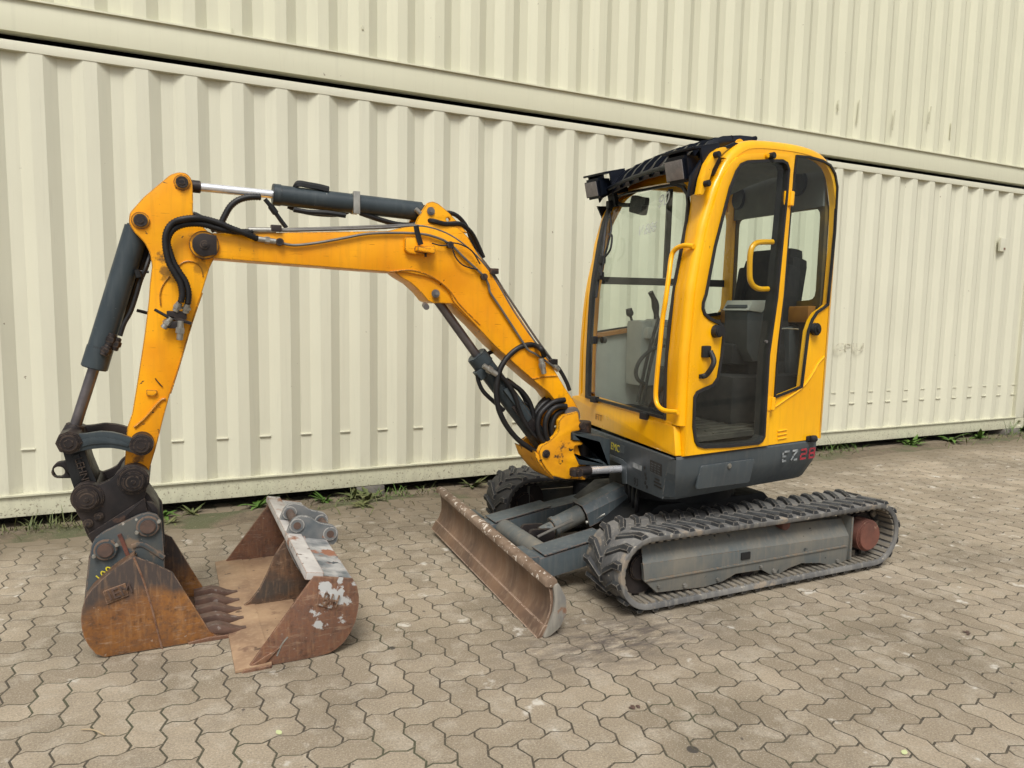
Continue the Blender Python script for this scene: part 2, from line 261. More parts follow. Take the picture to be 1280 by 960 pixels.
# ------------------------------------------------------------------ helpers
def thing(name,loc,label,cat,group=None):
    o=bpy.data.objects.new(name,None); o.empty_display_size=.2; COL.objects.link(o); o.location=loc
    o['label']=label; o['category']=cat
    if group: o['group']=group
    return o
def wm(o):
    m=Matrix.Identity(4)
    while o:
        m=(Matrix.Translation(o.location) if o.type=='EMPTY' else Matrix.Identity(4))@m; o=o.parent
    return m
def link(name,me,parent=None,label=None):
    o=bpy.data.objects.new(name,me); COL.objects.link(o)
    if parent:
        o.parent=parent; o.matrix_parent_inverse=Matrix.Translation(-parent.location) if parent.type=='EMPTY' else Matrix.Identity(4)
    if label: o['label']=label
    return o
class B:
    """collects shapes given in world metres and links them as one mesh"""
    def __init__(s): s.bm=bmesh.new()
    def quad(s,ps):
        v=[s.bm.verts.new(p) for p in ps]; s.bm.faces.new(v); return s
    def box(s,c,d,rot=None,bev=0):
        t=bmesh.new(); bmesh.ops.create_cube(t,size=1)
        m=Matrix.Translation(c)@(rot.to_4x4() if rot else Matrix.Identity(4))@Matrix.Diagonal((*d,1))
        bmesh.ops.transform(t,matrix=m,verts=t.verts)
        if bev: bmesh.ops.bevel(t,geom=list(t.edges),offset=bev,segments=2,affect='EDGES',profile=.7)
        s.add(t); return s
    def add(s,t):
        me=bpy.data.meshes.new('tmp'); t.to_mesh(me); t.free(); s.bm.from_mesh(me); bpy.data.meshes.remove(me)
    def poly(s,pts,fn,d0,d1,holes=(),bev=0,seg=2):
        """extrude a 2-D outline (with holes); fn(u,v,d)->point"""
        loops=[list(pts)]+[list(h) for h in holes]
        flat=[p for l in loops for p in l]
        tris=tessellate_polygon([[Vector((p[0],p[1],0)) for p in l] for l in loops])
        t=bmesh.new()
        A=[t.verts.new(fn(p[0],p[1],d0)) for p in flat]; C=[t.verts.new(fn(p[0],p[1],d1)) for p in flat]
        if not holes:
            t.faces.new(A); t.faces.new(list(reversed(C)))
        else:
            for a,b,c in tris:
                for q in ((A[a],A[b],A[c]),(C[c],C[b],C[a])):
                    try: t.faces.new(q)
                    except ValueError: pass
        i=0; sides=[]
        for l in loops:
            n=len(l)
            for k in range(n):
                j=(k+1)%n
                t.faces.new((A[i+k],A[i+j],C[i+j],C[i+k]))
            i+=n
        if bev:
            t.edges.ensure_lookup_table()
            rim=[e for e in t.edges if (e.verts[0] in set(A) and e.verts[1] in set(A) or e.verts[0] in set(C) and e.verts[1] in set(C)) and len(e.link_faces)==2 and abs(e.link_faces[0].normal.dot(e.link_faces[1].normal))<1.1] if False else None
            bmesh.ops.recalc_face_normals(t,faces=t.faces)
            cap=set(A)|set(C); sa=set(A); sc=set(C)
            rim=[e for e in t.edges if len(e.link_faces)==2 and ((e.verts[0] in sa and e.verts[1] in sa) or (e.verts[0] in sc and e.verts[1] in sc)) and e.calc_face_angle(0)>.6]
            bmesh.ops.bevel(t,geom=rim,offset=bev,segments=seg,affect='EDGES',profile=.6)
        bmesh.ops.recalc_face_normals(t,faces=t.faces)
        s.add(t); return s
    def sheet(s,pts,fn,d):
        s.bm.faces.new([s.bm.verts.new(fn(u,v,d)) for u,v in pts]); return s
    def cyl(s,a,b,r,r2=None,n=24,bev=0,cap=True):
        a=Vector(a); b=Vector(b); r2=r if r2 is None else r2
        q=(b-a).to_track_quat('Z','Y'); t=bmesh.new()
        bmesh.ops.create_cone(t,segments=n,radius1=r,radius2=r2,depth=(b-a).length,cap_ends=cap)
        if bev and cap:
            es=[e for e in t.edges if len(e.link_faces)==2 and any(len(f.verts)>4 for f in e.link_faces)]
            bmesh.ops.bevel(t,geom=es,offset=bev,segments=2,affect='EDGES')
        bmesh.ops.transform(t,matrix=Matrix.Translation((a+b)/2)@q.to_matrix().to_4x4(),verts=t.verts)
        s.add(t); return s
    def sphere(s,c,r,sc=(1,1,1)):
        t=bmesh.new(); bmesh.ops.create_uvsphere(t,u_segments=16,v_segments=10,radius=r)
        bmesh.ops.transform(t,matrix=Matrix.Translation(c)@Matrix.Diagonal((*sc,1)),verts=t.verts); s.add(t); return s
    def tube(s,pts,r,n=8,sub=6,rib=0,closed=False,flat=None):
        P=[Vector(p) for p in pts]
        if sub>1:
            Q=[]; L=len(P)
            rng=range(L if closed else L-1)
            for i in rng:
                if closed: a,b,c,d_=P[i-1],P[i],P[(i+1)%L],P[(i+2)%L]
                else: a,b,c,d_=P[max(i-1,0)],P[i],P[i+1],P[min(i+2,L-1)]
                for k in range(sub):
                    t=k/sub; Q.append(.5*((2*b)+(c-a)*t+(2*a-5*b+4*c-d_)*t*t+(3*b-a-3*c+d_)*t**3))
            if not closed: Q.append(P[-1])
            P=Q
        if rib:   # ribbed hose: resample at half-rib steps
            L=[0]
            for i in range(1,len(P)): L.append(L[-1]+(P[i]-P[i-1]).length)
            m=int(L[-1]/rib)*2; Q=[]; j=0
            for k in range(m+1):
                t=L[-1]*k/m
                while j<len(L)-2 and L[j+1]<t: j+=1
                f=(t-L[j])/max(L[j+1]-L[j],1e-9); Q.append(P[j].lerp(P[j+1],f))
            P=Q
        N=len(P); rings=[]; up=None
        for i in range(N):
            tg=(P[(i+1)%N]-P[i-1]) if closed else (P[min(i+1,N-1)]-P[max(i-1,0)])
            tg.normalize()
            if up is None:
                up=Vector((0,1,0)) if abs(tg.y)<.9 else Vector((0,0,1))
            up=(up-tg*up.dot(tg)).normalized(); sd=tg.cross(up)
            rr=r*(1.12 if rib and i%2 else .9) if rib else (r[min(i,len(r)-1)] if isinstance(r,list) else r)
            rings.append([s.bm.verts.new(P[i]+(up*math.cos(2*math.pi*k/n)*(flat or 1)+sd*math.sin(2*math.pi*k/n))*rr) for k in range(n)])
        for i in range(N if closed else N-1):
            a,b=rings[i],rings[(i+1)%N]
            for k in range(n): s.bm.faces.new((a[k],a[(k+1)%n],b[(k+1)%n],b[k]))
        if not closed: s.bm.faces.new(list(reversed(rings[0]))); s.bm.faces.new(rings[-1])
        return s
    def grid(s,rows):
        V=[[s.bm.verts.new(p) for p in r] for r in rows]
        for i in range(len(V)-1):
            for j in range(len(V[0])-1): s.bm.faces.new((V[i][j],V[i][j+1],V[i+1][j+1],V[i+1][j]))
        return s
    def mesh(s,name,mat,smooth=35,flip=False):
        bm=s.bm
        bmesh.ops.recalc_face_normals(bm,faces=bm.faces) if not flip else None
        me=bpy.data.meshes.new(name); bm.to_mesh(me); bm.free()
        for m in (mat if isinstance(mat,(list,tuple)) else [mat]): me.materials.append(M[m])
        if smooth:
            me.polygons.foreach_set('use_smooth',[len(p.vertices)<9 for p in me.polygons]); me.set_sharp_from_angle(angle=R(smooth))
        return me
    def out(s,name,mat,parent=None,smooth=35,label=None,solid=0):
        o=link(name,s.mesh(name,mat,smooth),parent,label)
        if solid:
            md=o.modifiers.new('solid','SOLIDIFY'); md.thickness=solid; md.offset=-1 if solid>0 else 1; md.thickness=abs(solid)
        return o
XZ=lambda u,v,d:(u,d,v)          # outline in X,Z extruded in Y
def rnd_poly(pts,r,n=3):
    """round the corners of an outline"""
    out=[]; L=len(pts)
    for i in range(L):
        p=Vector(pts[i]); a=Vector(pts[i-1]); b=Vector(pts[(i+1)%L])
        da=(a-p); db=(b-p); k=min(r,da.length*.45,db.length*.45)
        s=p+da.normalized()*k; e=p+db.normalized()*k
        for j in range(n+1):
            t=j/n; q=s*(1-t)**2+p*2*t*(1-t)+e*t*t; out.append((q.x,q.y))
    return out
def circ(cx,cz,r,n=16,a0=0,a1=360):
    return [(cx+r*math.cos(R(a0+(a1-a0)*k/n)),cz+r*math.sin(R(a0+(a1-a0)*k/n))) for k in range(n)]
def pinhead(b,x,z,y,r,h=.02,r2=None,depth=None):
    b.cyl((x,y,z),(x,y-h,z),r,n=28,bev=min(.004,h*.4))
    b.cyl((x,y-h,z),(x,y-h-.006,z),r*.55,n=6 if r2 is None else 24,bev=.002)
def text(name,txt,size,fn_mat,mat,parent,extr=.0008,label=None,sx=1):
    cu=bpy.data.curves.new(name,'FONT'); cu.body=txt; cu.size=size; cu.extrude=extr; cu.align_x='LEFT'; cu.resolution_u=3
    t=bpy.data.objects.new('tmp_text',cu); COL.objects.link(t)
    dg=bpy.context.evaluated_depsgraph_get(); me=bpy.data.meshes.new_from_object(t.evaluated_get(dg)); 
    bpy.data.objects.remove(t); bpy.data.curves.remove(cu)
    me.transform(fn_mat@Matrix.Diagonal((sx,1,1,1))); me.materials.clear(); me.materials.append(M[mat]); me.name=name
    return link(name,me,parent,label)
def frame(o,u,v):
    u=Vector(u).normalized(); v=Vector(v); v=(v-u*v.dot(u)).normalized(); n=u.cross(v)
    m=Matrix((u,v,n)).transposed().to_4x4(); m.translation=Vector(o); return m
# ------------------------------------------------------------------ ground, soil strip, paving stones
def struct(o): o['kind']='structure'; return o
b=B(); b.grid([[(x,y,-.022) for x in (-150,-40,-8,-4,0,4,8,12,16,40,150)] for y in (-150,-40,-10,-6,-3,0,4,12,40,150)])
ground=struct(b.out('ground','yard',None,0))
b=B(); b.grid([[(x,y,-.0016) for x in (-4,2,8,14)] for y in (-7.2,-3.5,.2)])
jb=b.out('joint_sand','joint',ground,0); jb['kind']='stuff'
CX,CY=.103,.1125
OX,OY=.576,-2.650          # a joint crossing read from the photograph
AMP=.0105; JT=.0105
def wave(s):                # one zigzag per cell edge
    return [(0,0),(.25,AMP),(.75,-AMP)][s]
def stone_outline(w,h):
    """w x h cells, wavy joints on every unit edge, starting at the cell corner"""
    pts=[]
    for i in range(w):
        for k in range(3):
            t,o=wave(k); pts.append(((i+t)*CX, o))
    for i in range(h):
        for k in range(3):
            t,o=wave(k); pts.append((w*CX+o,(i+t)*CY))
    for i in range(w,0,-1):
        pts.append((i*CX,h*CY)); pts.append(((i-.25)*CX,h*CY-AMP)); pts.append(((i-.75)*CX,h*CY+AMP))
    for i in range(h,0,-1):
        pts.append((0,i*CY)); pts.append((-AMP,(i-.25)*CY)); pts.append((AMP,(i-.75)*CY))
    cx,cy=w*CX/2,h*CY/2
    return [(x-cx,y-cy) for x,y in pts],cx,cy
def inset(pts,d):
    n=len(pts); out=[]
    for i in range(n):
        p=Vector(pts[i]); a=(p-Vector(pts[i-1])).normalized(); c=(Vector(pts[(i+1)%n])-p).normalized()
        na=Vector((-a.y,a.x)); nc=Vector((-c.y,c.x)); m=(na+nc); m=m/max(m.length_squared,.6)*1.0
        out.append((p.x+m.x*d,p.y+m.y*d))
    return out
ST={}
def stone_geo(w,h,full=True):
    k=(w,h)
    if k not in ST:
        o,cx,cy=stone_outline(w,h); a=inset(o,JT*.5); c=inset(o,JT*.5+.003)
        n=len(o); V=[(x,y,-.02) for x,y in a]+[(x,y,-.0030) for x,y in a]+[(x,y,0) for x,y in c]
        F=[]
        for i in range(n):
            j=(i+1)%n; F.append((i,j,n+j,n+i)); F.append((n+i,n+j,2*n+j,2*n+i))
        F.append(tuple(range(2*n,3*n)))
        ST[k]=(V,F,cx,cy)
    return ST[k]
cells=[]
for j in range(-44,26):
    for i in range(-45,128):
        t=(i+j)%4; X=OX+i*CX; Y=OY+j*CY
        if Y>.02 or Y<-6.9: continue
        h=(i*7919+j*104729+i*j*31)%17
        if t==0:
            # t=0/1: a lying stone; now and then laid as two halves
            if h in (3,): cells+= [(X,Y,1,1),(X+CX,Y,1,1)]
            else: cells.append((X,Y,2,1))
        elif t==2:
            cells.append((X,Y,1,2))
cam_p=Vector((.6262,-5.1762)); yaw=.4455
def vis(c):
    p=Vector((c[0]+.1-cam_p.x,c[1]+.05-cam_p.y)); f=p.x*math.sin(yaw)+p.y*math.cos(yaw); s=p.x*math.cos(yaw)-p.y*math.sin(yaw)
    ok=f>1.95 and abs(s)/f<.73
    return (0 if ok else 1, p.length)
cells.sort(key=vis)
random.seed(3)
meshes={}
for k in ((2,1),(1,2),(1,1)):
    V,F,_,_=stone_geo(*k); me=bpy.data.meshes.new('paving_stone'); me.from_pydata(V,[],F); me.materials.append(M['stone']); me.update(); meshes[k]=me
for (X,Y,wd,ht) in cells[:300]:
    _,_,cx,cy=stone_geo(wd,ht); o=link('paving_stone',meshes[(wd,ht)],ground)
    o.location=(X+cx,Y+cy,random.uniform(-.0004,.0004)); o.rotation_euler=(random.uniform(-.005,.005),random.uniform(-.005,.005),random.gauss(0,.006))
V=[];F=[];C=[]
for (X,Y,wd,ht) in cells[300:]:
    v,f,cx,cy=stone_geo(wd,ht); n=len(V); z=random.uniform(-.0004,.0004); tx,ty=random.uniform(-.005,.005),random.uniform(-.005,.005)
    V+=[(X+cx+x,Y+cy+y,zz+z+x*tx+y*ty) for x,y,zz in v]; F+=[tuple(a+n for a in q) for q in f]; C+=[random.random()]*len(f)
me=bpy.data.meshes.new('paving_stone_field'); me.from_pydata(V,[],F); at=me.attributes.new('rnd','FLOAT','FACE'); at.data.foreach_set('value',C)
me.materials.append(M['stone_joined']); me.update(); o=link('paving_stone_field',me,ground); o['kind']='stuff'
# soil washed against the containers
from mathutils import noise as mn
rows=[]
for j in range(15):
    y=-.62+j*.065
    rows.append([(x*.11-3,y,-.014+.020*max(0,min(1,(y+.42+.24*mn.noise((x*.11*.9,0,3)))/.16))*(0 if y>-.06 else 1)-(.03 if y>-.03 else 0)+.010*mn.noise((x*.11*3,y*5,1))+.007*mn.noise((x*.11*11,y*14,5))) for x in range(156)])
b=B(); b.grid(rows); soil_o=struct(b.out('soil_strip','soil',None,60))

# ------------------------------------------------------------------ shipping containers
P=.278
def corrugated(x0,x1,z0,z1,y,mat,par,stub=None):
    prof=[]; k=math.floor(x0/P)-1
    while (k-1)*P<x1:
        for dx,dy in ((-.072,0),(0,0),(.068,.036),(.138,.036)): prof.append((k*P+dx,y+dy))
        k+=1
    prof=[p for p in prof if x0<p[0]<x1]; prof=[(x0,prof[0][1])]+prof+[(x1,prof[-1][1])]
    b=B()
    # small dents: lattice with a few pushed vertices
    zs=[z0+(z1-z0)*i/8 for i in range(9)]
    b.grid([[(x,yy+.0016*mn.noise((x*2,z*1.5,y)),z) for x,yy in prof] for z in zs])
    me=b.mesh('side_panel',mat,0); return link('side_panel',me,par)
def container(x0,x1,z0,mat,label,beam=None,y0=0,rail=.14,lift=0):
    t=thing('shipping_container',((x0+x1)/2,1.22,z0),label,'shipping container','cream shipping containers stacked in a wall')
    y1=y0+2.438; bm_=beam or mat; H=2.896
    corrugated(x0+.16,x1-.16,z0+rail,z0+H-.12,y0+.004,mat,t)
    b=B(); b.box(((x0+x1)/2,y0+.05,z0+rail/2+lift/2),(x1-x0-.36,.09,rail-.004-lift),bev=.004); b.box(((x0+x1)/2,y0+.018,z0+rail-.004),(x1-x0-.32,.06,.010)); b.out('bottom_rail',bm_,t)
    b=B(); b.box(((x0+x1)/2,y0+.03,z0+H-.104),(x1-x0-.32,.06,.056),bev=.005); b.out('top_rail',mat,t)
    for xa in (x0,x1-.17):
        b=B(); b.box((xa+.085,y0+.075,z0+H/2),(.168,.15,H-.25),bev=.01); b.out('corner_post',mat,t)
        for za in (z0+.06,z0+H-.06):
            b=B(); b.poly([(xa-.002,za-.06),(xa+.176,za-.06),(xa+.176,za+.06),(xa-.002,za+.06)],XZ,y0-.004,y0+.16,holes=[[(xa+.087+.035*math.cos(R(a)),za+.022*math.sin(R(a))+(.012 if math.sin(R(a))>0 else -.012)) for a in range(0,360,30)]],bev=.003)
            b.out('corner_casting',bm_,t)
    b=B(); b.box(((x0+x1)/2,y0+1.25,z0+H-.15),(x1-x0-.1,2.36,.03)); b.out('roof_panel','black_steel',t)  # painted black to stand in for shade in the gap between containers
    b=B(); b.box(((x0+x1)/2,y1-.02,z0+H/2),(x1-x0-.1,.04,H-.2)); b.out('rear_panel',mat,t)
    for xa in (x0+.03,x1-.03):
        b=B(); b.box((xa,y0+1.22,z0+H/2),(.04,2.2,H-.2)); b.out('end_panel',mat,t)
    b=B(); b.box(((x0+x1)/2,y0+1.25,z0+.05),(x1-x0-.1,2.3,.03)); b.box(((x0+x1)/2,y0+1.6,z0+.0),(x1-x0-.5,.1,.11)); b.out('floor_panel_light_block','black_steel',t)  # floor blackened as shade; second box is added to block light behind the gap
    return t
XL,XR=-2.16,10.03
low=container(XL,XR,.07,'container_low','lower cream corrugated shipping container standing on the paving behind the digger','container_beam')
top=container(XL,XR,2.924,'container_top','upper cream shipping container stacked on top, cut off by the top of the picture',rail=.206,lift=.016)
nxt=container(10.16,16.2,.07,'container_low','next container in line, just showing past the lower container at the right edge','container_beam',y0=-.02)
# welded tie stubs in the recesses, faded print, vent, dents
b=B()
for k in range(-8,36):
    x=k*P+.103
    if 15<=k<=23: continue
    b.box((x,.034,.483),(.075,.012,.008),bev=.002)
    if k>23: b.box((x+.004,.035,.60),(.06,.007,.005))
o=b.out('weld_ridge','container_low',low); o['kind']='stuff'
vb=B(); vb.box((9.31,-.002,2.235),(.10,.03,.15),bev=.006); v=vb.out('vent_cover','container_low',low)
vb=B(); vb.box((9.335,-.014,2.19),(.03,.012,.025)); vb.out('vent_opening','end_grey',v)
text('faded_print','CPIU',.115,frame((6.70,-.004,1.035),(1,0,0),(0,0,1)),'faded',low,extr=.0004,sx=1.75)
b=B()
for x,y,z in ((0.272*1,0,0),): pass
for (x,z,h) in ((6.55,3.42,.10),(6.83,3.40,.22),(7.35,3.38,.2),(7.9,3.5,.18),(8.25,3.38,.16),(1.05,3.15,.03),(1.9,3.32,.03)):
    b.box((x,.001,z),(.012,.008,h),rot=Matrix.Rotation(R(random.uniform(-6,6)),3,'Y'),bev=.002)
o=b.out('dent','container_beam',top); o['kind']='stuff'
# concrete pads
def pad(x,y,wx,label):
    t=B(); t.box((x,y,.03),(wx,.2,.074),bev=.005); o=t.out('concrete_pad','concrete'); o['label']=label; o['category']='concrete block'; o['group']='concrete pads under the container'
pad(1.95,.10,.21,'grey concrete pad under the middle of the container, left of the dozer blade')
pad(9.80,.08,.30,'dark concrete pad under the right corner of the lower container')
pad(-2.0,.10,.30,'concrete pad under the left end of the lower container')

# ------------------------------------------------------------------ weeds, leaves, twig
def leafblade(b,base,az,l,w,lift,droop):
    d=Vector((math.cos(az),math.sin(az),0)); s=Vector((-d.y,d.x,0)); pts=[]
    for k in range(5):
        t=k/4; c=Vector(base)+d*l*t+Vector((0,0,l*(lift*t-droop*t*t))); ww=w*(math.sin(math.pi*min(.97,.12+t*.86)))
        pts.append((c-s*ww,c+s*ww))
    for k in range(4): b.quad((pts[k][0],pts[k][1],pts[k+1][1],pts[k+1][0]))
def dandelion(x,y,s,mat,label,n=16,upr=.55,name='weed_plant'):
    b=B()
    for i in range(n):
        leafblade(b,(x+random.gauss(0,.012*s),y+random.gauss(0,.012*s),.0),random.uniform(0,6.283),s*random.uniform(.6,1.1)*.13,s*.013*random.uniform(.7,1.3),random.uniform(.3,1.2)*upr*1.6,random.uniform(.1,.7))
    o=b.out(name,mat,None,60); o['label']=label; o['category']='weed'; o['group']='weeds along the foot of the container'
    return o
def tuft(x,y,s,mat,label,n=60):
    b=B()
    for i in range(n):
        leafblade(b,(x+random.gauss(0,.09*s),y+random.gauss(0,.04*s),.0),random.uniform(0,6.283),s*random.uniform(.03,.085),.0028,random.uniform(.4,1.7),random.uniform(.1,.9))
    o=b.out('grass_tuft',mat,None,60); o['label']=label; o['category']='grass tuft'; o['group']='weeds along the foot of the container'
random.seed(11)
W=[(-0.293,0.126),(-0.066,-0.091),(0.098,-0.122),(0.565,0.072),(0.598,-0.235),(1.153,0.008),(0.736,0.045),(1.601,-0.033),(1.806,-0.019),(1.908,-0.131),(2.144,-0.103),(1.809,-0.297),(2.746,0.06),(6.844,0.067),(7.914,-0.037),(8.563,-0.068),(9.095,-0.043),(9.783,-0.118)]
L=['wiry grass tuft at the left edge of the picture under the container','grass tuft between the left edge and the bucket link','grass tuft behind the hanging bucket coupler',
 'small fresh green weed just right of the bucket coupler','dry small weed below the green one right of the coupler','bright green nettle-like weed left of the loose bucket\'s lugs','tiny sparse weed between the attached bucket and the loose bucket',
 'leafy weed just right of the loose bucket\'s lugs','upright leafy weed beside the concrete pad','olive spreading weed in front of the concrete pad','fresh low green patch right of the concrete pad','pale yellowish weed on the stones in front of the concrete pad',
 'dandelion-like weed behind the raised end of the dozer blade','thick green grass clump right of the cab skirt','dandelion-like rosette left of the pair of weeds at the right','low leafy weed, middle one below the right part of the container','small green weed nearest the right corner pad','bright grass at the right edge beside the container corner']
K=[('t',1.1,'leaf_dull'),('t',1.2,'leaf_dull'),('t',1.3,'leaf_dull'),('d',1.0,'leaf_fresh'),('d',.7,'leaf_dull'),('d',1.1,'leaf_fresh'),('d',.7,'leaf_dull'),('d',.9,'leaf_fresh'),('d',1.1,'leaf_dull'),('d',1.3,'leaf_dull'),('t',1.2,'leaf_fresh'),('d',.9,'leaf_dull'),('d',1.1,'leaf_dull'),('t',1.8,'leaf_fresh'),('d',1.7,'leaf_fresh'),('d',1.7,'leaf_fresh'),('d',1.4,'leaf_fresh'),('t',2.4,'leaf_fresh')]
for (x,y),l,(k,s,m) in zip(W,L,K):
    (tuft if k=='t' else dandelion)(x,min(y,-.05),s,m,l)
b=B()
for i in range(1500):
    x=random.uniform(-2.5,11.5); y=-.02-abs(random.gauss(0,.17))
    if mn.noise((x*.8,y*2,9))<-.02: continue
    leafblade(b,(x,y,.0),random.uniform(0,6.28),random.uniform(.02,.06),random.uniform(.002,.005),random.uniform(.4,2),random.uniform(0,.8))
o=b.out('ground_cover','leaf_dull',None,60); o['kind']='stuff'; o['label']='sparse dull green growth in the soil along the container foot'; o['category']='ground cover'
def flat_leaf(x,y,s,az,mat,label):
    b=B(); leafblade(b,(x,y,.004),az,s,s*.33,.15,.1); o=b.out('fallen_leaf',mat,None,60); o['label']=label; o['category']='leaf'
(lx1,ly1),(lx2,ly2)=[(2.703,-3.77),(0.919,-2.866)]
flat_leaf(lx1,ly1,.028,.4,'leaf_pale','small pale green leaf on the paving near the bottom right'); flat_leaf(lx2,ly2,.028,1.9,'leaf_pale','small pale green leaf on a joint below the two buckets')
for (dx,dy),l in zip([(3.781,-3.298),(2.064,-3.208)],('curled dry brown leaf on the paving at the right','tiny rusty brown leaf scrap on a joint right of the dozer blade')):
    b=B()
    for k in range(4): leafblade(b,(dx+random.gauss(0,.008),dy+random.gauss(0,.008),.004),random.uniform(0,6.28),.022,.007,.5,.5)
    o=b.out('dry_leaf','pin',None,60); o['label']=l; o['category']='leaf'
(tx,ty),(ux,uy)=[(0.334,-2.584),(0.405,-2.649)]
b=B(); b.tube([(tx,ty,.006),((tx+ux)/2,(ty+uy)/2+.006,.011),(ux,uy,.006)],.0022,6,4); o=b.out('straw_twig','twig'); o['label']='pale straw-like twig on the paving at the bottom left'; o['category']='twig'

# ------------------------------------------------------------------ excavator: undercarriage
EX=thing('mini_excavator',(3.28,-1.82,0),'yellow and dark grey mini digger on rubber tracks, its boom reaching left along the containers','excavator')
TX0,TX1,TZ,TR=2.595,4.10,.20,.175
def tpath(s):
    L=TX1-TX0; A=math.pi*TR; s%=2*L+2*A
    if s<L: return Vector((TX1-s,TZ+TR)),Vector((-1,0)),Vector((0,1))
    s-=L
    if s<A:
        a=R(90)+s/TR; n=Vector((math.cos(a),math.sin(a))); return Vector((TX0,TZ))+n*TR,Vector((-math.sin(a),math.cos(a))),n
    s-=A
    if s<L: return Vector((TX0+s,TZ-TR)),Vector((1,0)),Vector((0,-1))
    s-=L; a=R(270)+s/TR; n=Vector((math.cos(a),math.sin(a))); return Vector((TX1,TZ))+n*TR,Vector((-math.sin(a),math.cos(a))),n
PER=2*(TX1-TX0)+2*math.pi*TR; NL=46
def lug_mesh(side):
    b=B(); t=bmesh.new()
    bot=[(.040,.010),(.0,.010),(-.060,.100),(-.060,.149),(-.020,.149),(-.012,.095)]
    top=[(.034,.014),(.008,.014),(-.050,.102),(-.052,.143),(-.028,.143),(-.020,.093)]
    lo=[t.verts.new((u,v*side,-.004)) for u,v in bot]; hi=[t.verts.new((u,v*side,.0125)) for u,v in top]
    t.faces.new(hi); n=len(lo)
    for i in range(n): t.faces.new((lo[i],lo[(i+1)%n],hi[(i+1)%n],hi[i]))
    bmesh.ops.recalc_face_normals(t,faces=t.faces); b.add(t); return b
def make_track(yc,mat,lugmat,near):
    sgn=-1 if near else 1
    b=B(); sec=[(-.15,-.004),(-.15,-.020),(-.145,-.028),(.145,-.028),(.15,-.020),(.15,-.004),(.143,0),(-.143,0)]
    N=120; rings=[]
    for i in range(N):
        p,t,n=tpath(PER*i/N); sag=-.006*math.sin(math.pi*min(1,max(0,(TX1-p.x)/(TX1-TX0))))**2 if n.y>.9 else 0
        rings.append([b.bm.verts.new((p.x+n.x*w_,yc+v,p.y+n.y*w_+sag)) for v,w_ in sec])
    k=len(sec)
    for i in range(N):
        a,c=rings[i],rings[(i+1)%N]
        for j in range(k): b.bm.faces.new((a[j],a[(j+1)%k],c[(j+1)%k],c[j]))
    tr=b.out('track',mat,EX,40,label='near rubber track, dusty at the front' if near else 'far rubber track behind the blade')
    # inner ribs and guide horns
    b=B()
    for i in range(92):
        p,t,n=tpath(PER*(i+.5)/92)
        q=p-n*.031; rot=Matrix(((t.x,0,n.x),(0,1,0),(t.y,0,n.y)))
        for v0 in (-.095,.095): b.box((q.x,yc+v0,q.y),(.022,.085,.012),rot=rot)
        if i%2==0:
            q=p-n*.045
            for v0 in (-.038,.038): b.box((q.x,yc+v0,q.y),(.03,.018,.036),rot=rot,bev=.004)
    o=b.out('inner_rib','rubber_in',tr,0); o['kind']='stuff'
    ml=[lug_mesh(1).mesh('track_lug',lugmat,0),lug_mesh(-1).mesh('track_lug',lugmat,0)]
    for i in range(NL):
        for sd in (0,1):
            p,t,n=tpath(PER*(i+.5*sd+.3)/NL)
            o=link('track_lug',ml[sd],tr); m=Matrix(((t.x,0,n.x,p.x),(0,1,0,yc),(t.y,0,n.y,p.y),(0,0,0,1)))
            o.matrix_basis=m
    # wheels
    def whl(x,r,nm,m):
        b=B(); b.cyl((x,yc-.05,TZ),(x,yc+.05,TZ),r,n=40,bev=.01); b.cyl((x,yc-.07,TZ),(x,yc+.07,TZ),r*.45,n=24,bev=.006); return b.out(nm,m,tr)
    whl(TX0,.140,'idler_wheel','dark_steel')
    b=B(); pts=[]
    for i in range(21*4):
        a=2*math.pi*i/84; r=(.128,.128,.145,.145)[i%4]; pts.append((TX1+r*math.cos(a),TZ+r*math.sin(a)))
    b.poly(pts,XZ,yc-.02,yc+.02); b.cyl((TX1,yc-.04,TZ),(TX1,yc+.04,TZ),.10,n=32,bev=.008); b.out('drive_sprocket','dark_steel',tr)
    for x in (2.95,3.26,3.56,3.82):
        b=B(); b.cyl((x,yc-.06,.085),(x,yc+.06,.085),.042,n=20,bev=.004); b.out('track_roller','dark_steel',tr)
    b=B(); b.cyl((3.47,yc+sgn*.0,.315),(3.47,yc+sgn*.10,.315),.030,n=20,bev=.004); b.out('carrier_roller','hub',tr)
    b=B(); y0=yc+sgn*.125
    b.cyl((TX1-.03,yc+sgn*.0,.19),(TX1-.03,yc+sgn*.118,.19),.088,n=40,bev=.006); b.cyl((TX1-.03,yc+sgn*.118,.19),(TX1-.03,yc+sgn*.128,.19),.078,n=40,bev=.003)
    hb=b.out('motor_hub','hub',tr)
    # side frame, with the folded plate profile seen in the photograph
    b=B(); yf=yc+sgn*.105
    low=[(2.586,.150),(2.658,.083),(2.941,.066),(3.056,.077),(3.139,.104),(3.311,.1),(3.380,.062),(3.424,.056),(3.495,.081),(3.588,.096),(3.724,.078),(3.826,.048),(3.925,.065)]
    b.poly([(2.575,.232)]+low+[(3.934,.205)],XZ,yf,yf-sgn*.02,bev=.003)
    top=[(2.600,.262),(2.62,.300),(3.43,.306),(3.436,.285),(3.50,.285),(3.506,.306),(3.93,.304),(3.934,.215)]
    rows=[[(x,yf+sgn*.0,z) for x,z in ((2.573,.232),(3.0,.225),(3.5,.213),(3.934,.204))],[(x,yf-sgn*.055,z) for x,z in ((2.60,.300),(3.0,.303),(3.5,.300),(3.934,.285))],[(x,yf-sgn*.18,z) for x,z in ((2.62,.305),(3.0,.308),(3.5,.305),(3.934,.29))]]
    b.grid(rows); b.quad([rows[0][0],rows[1][0],rows[2][0],(2.62,yf-sgn*.18,.15),(2.586,yf,.15)])
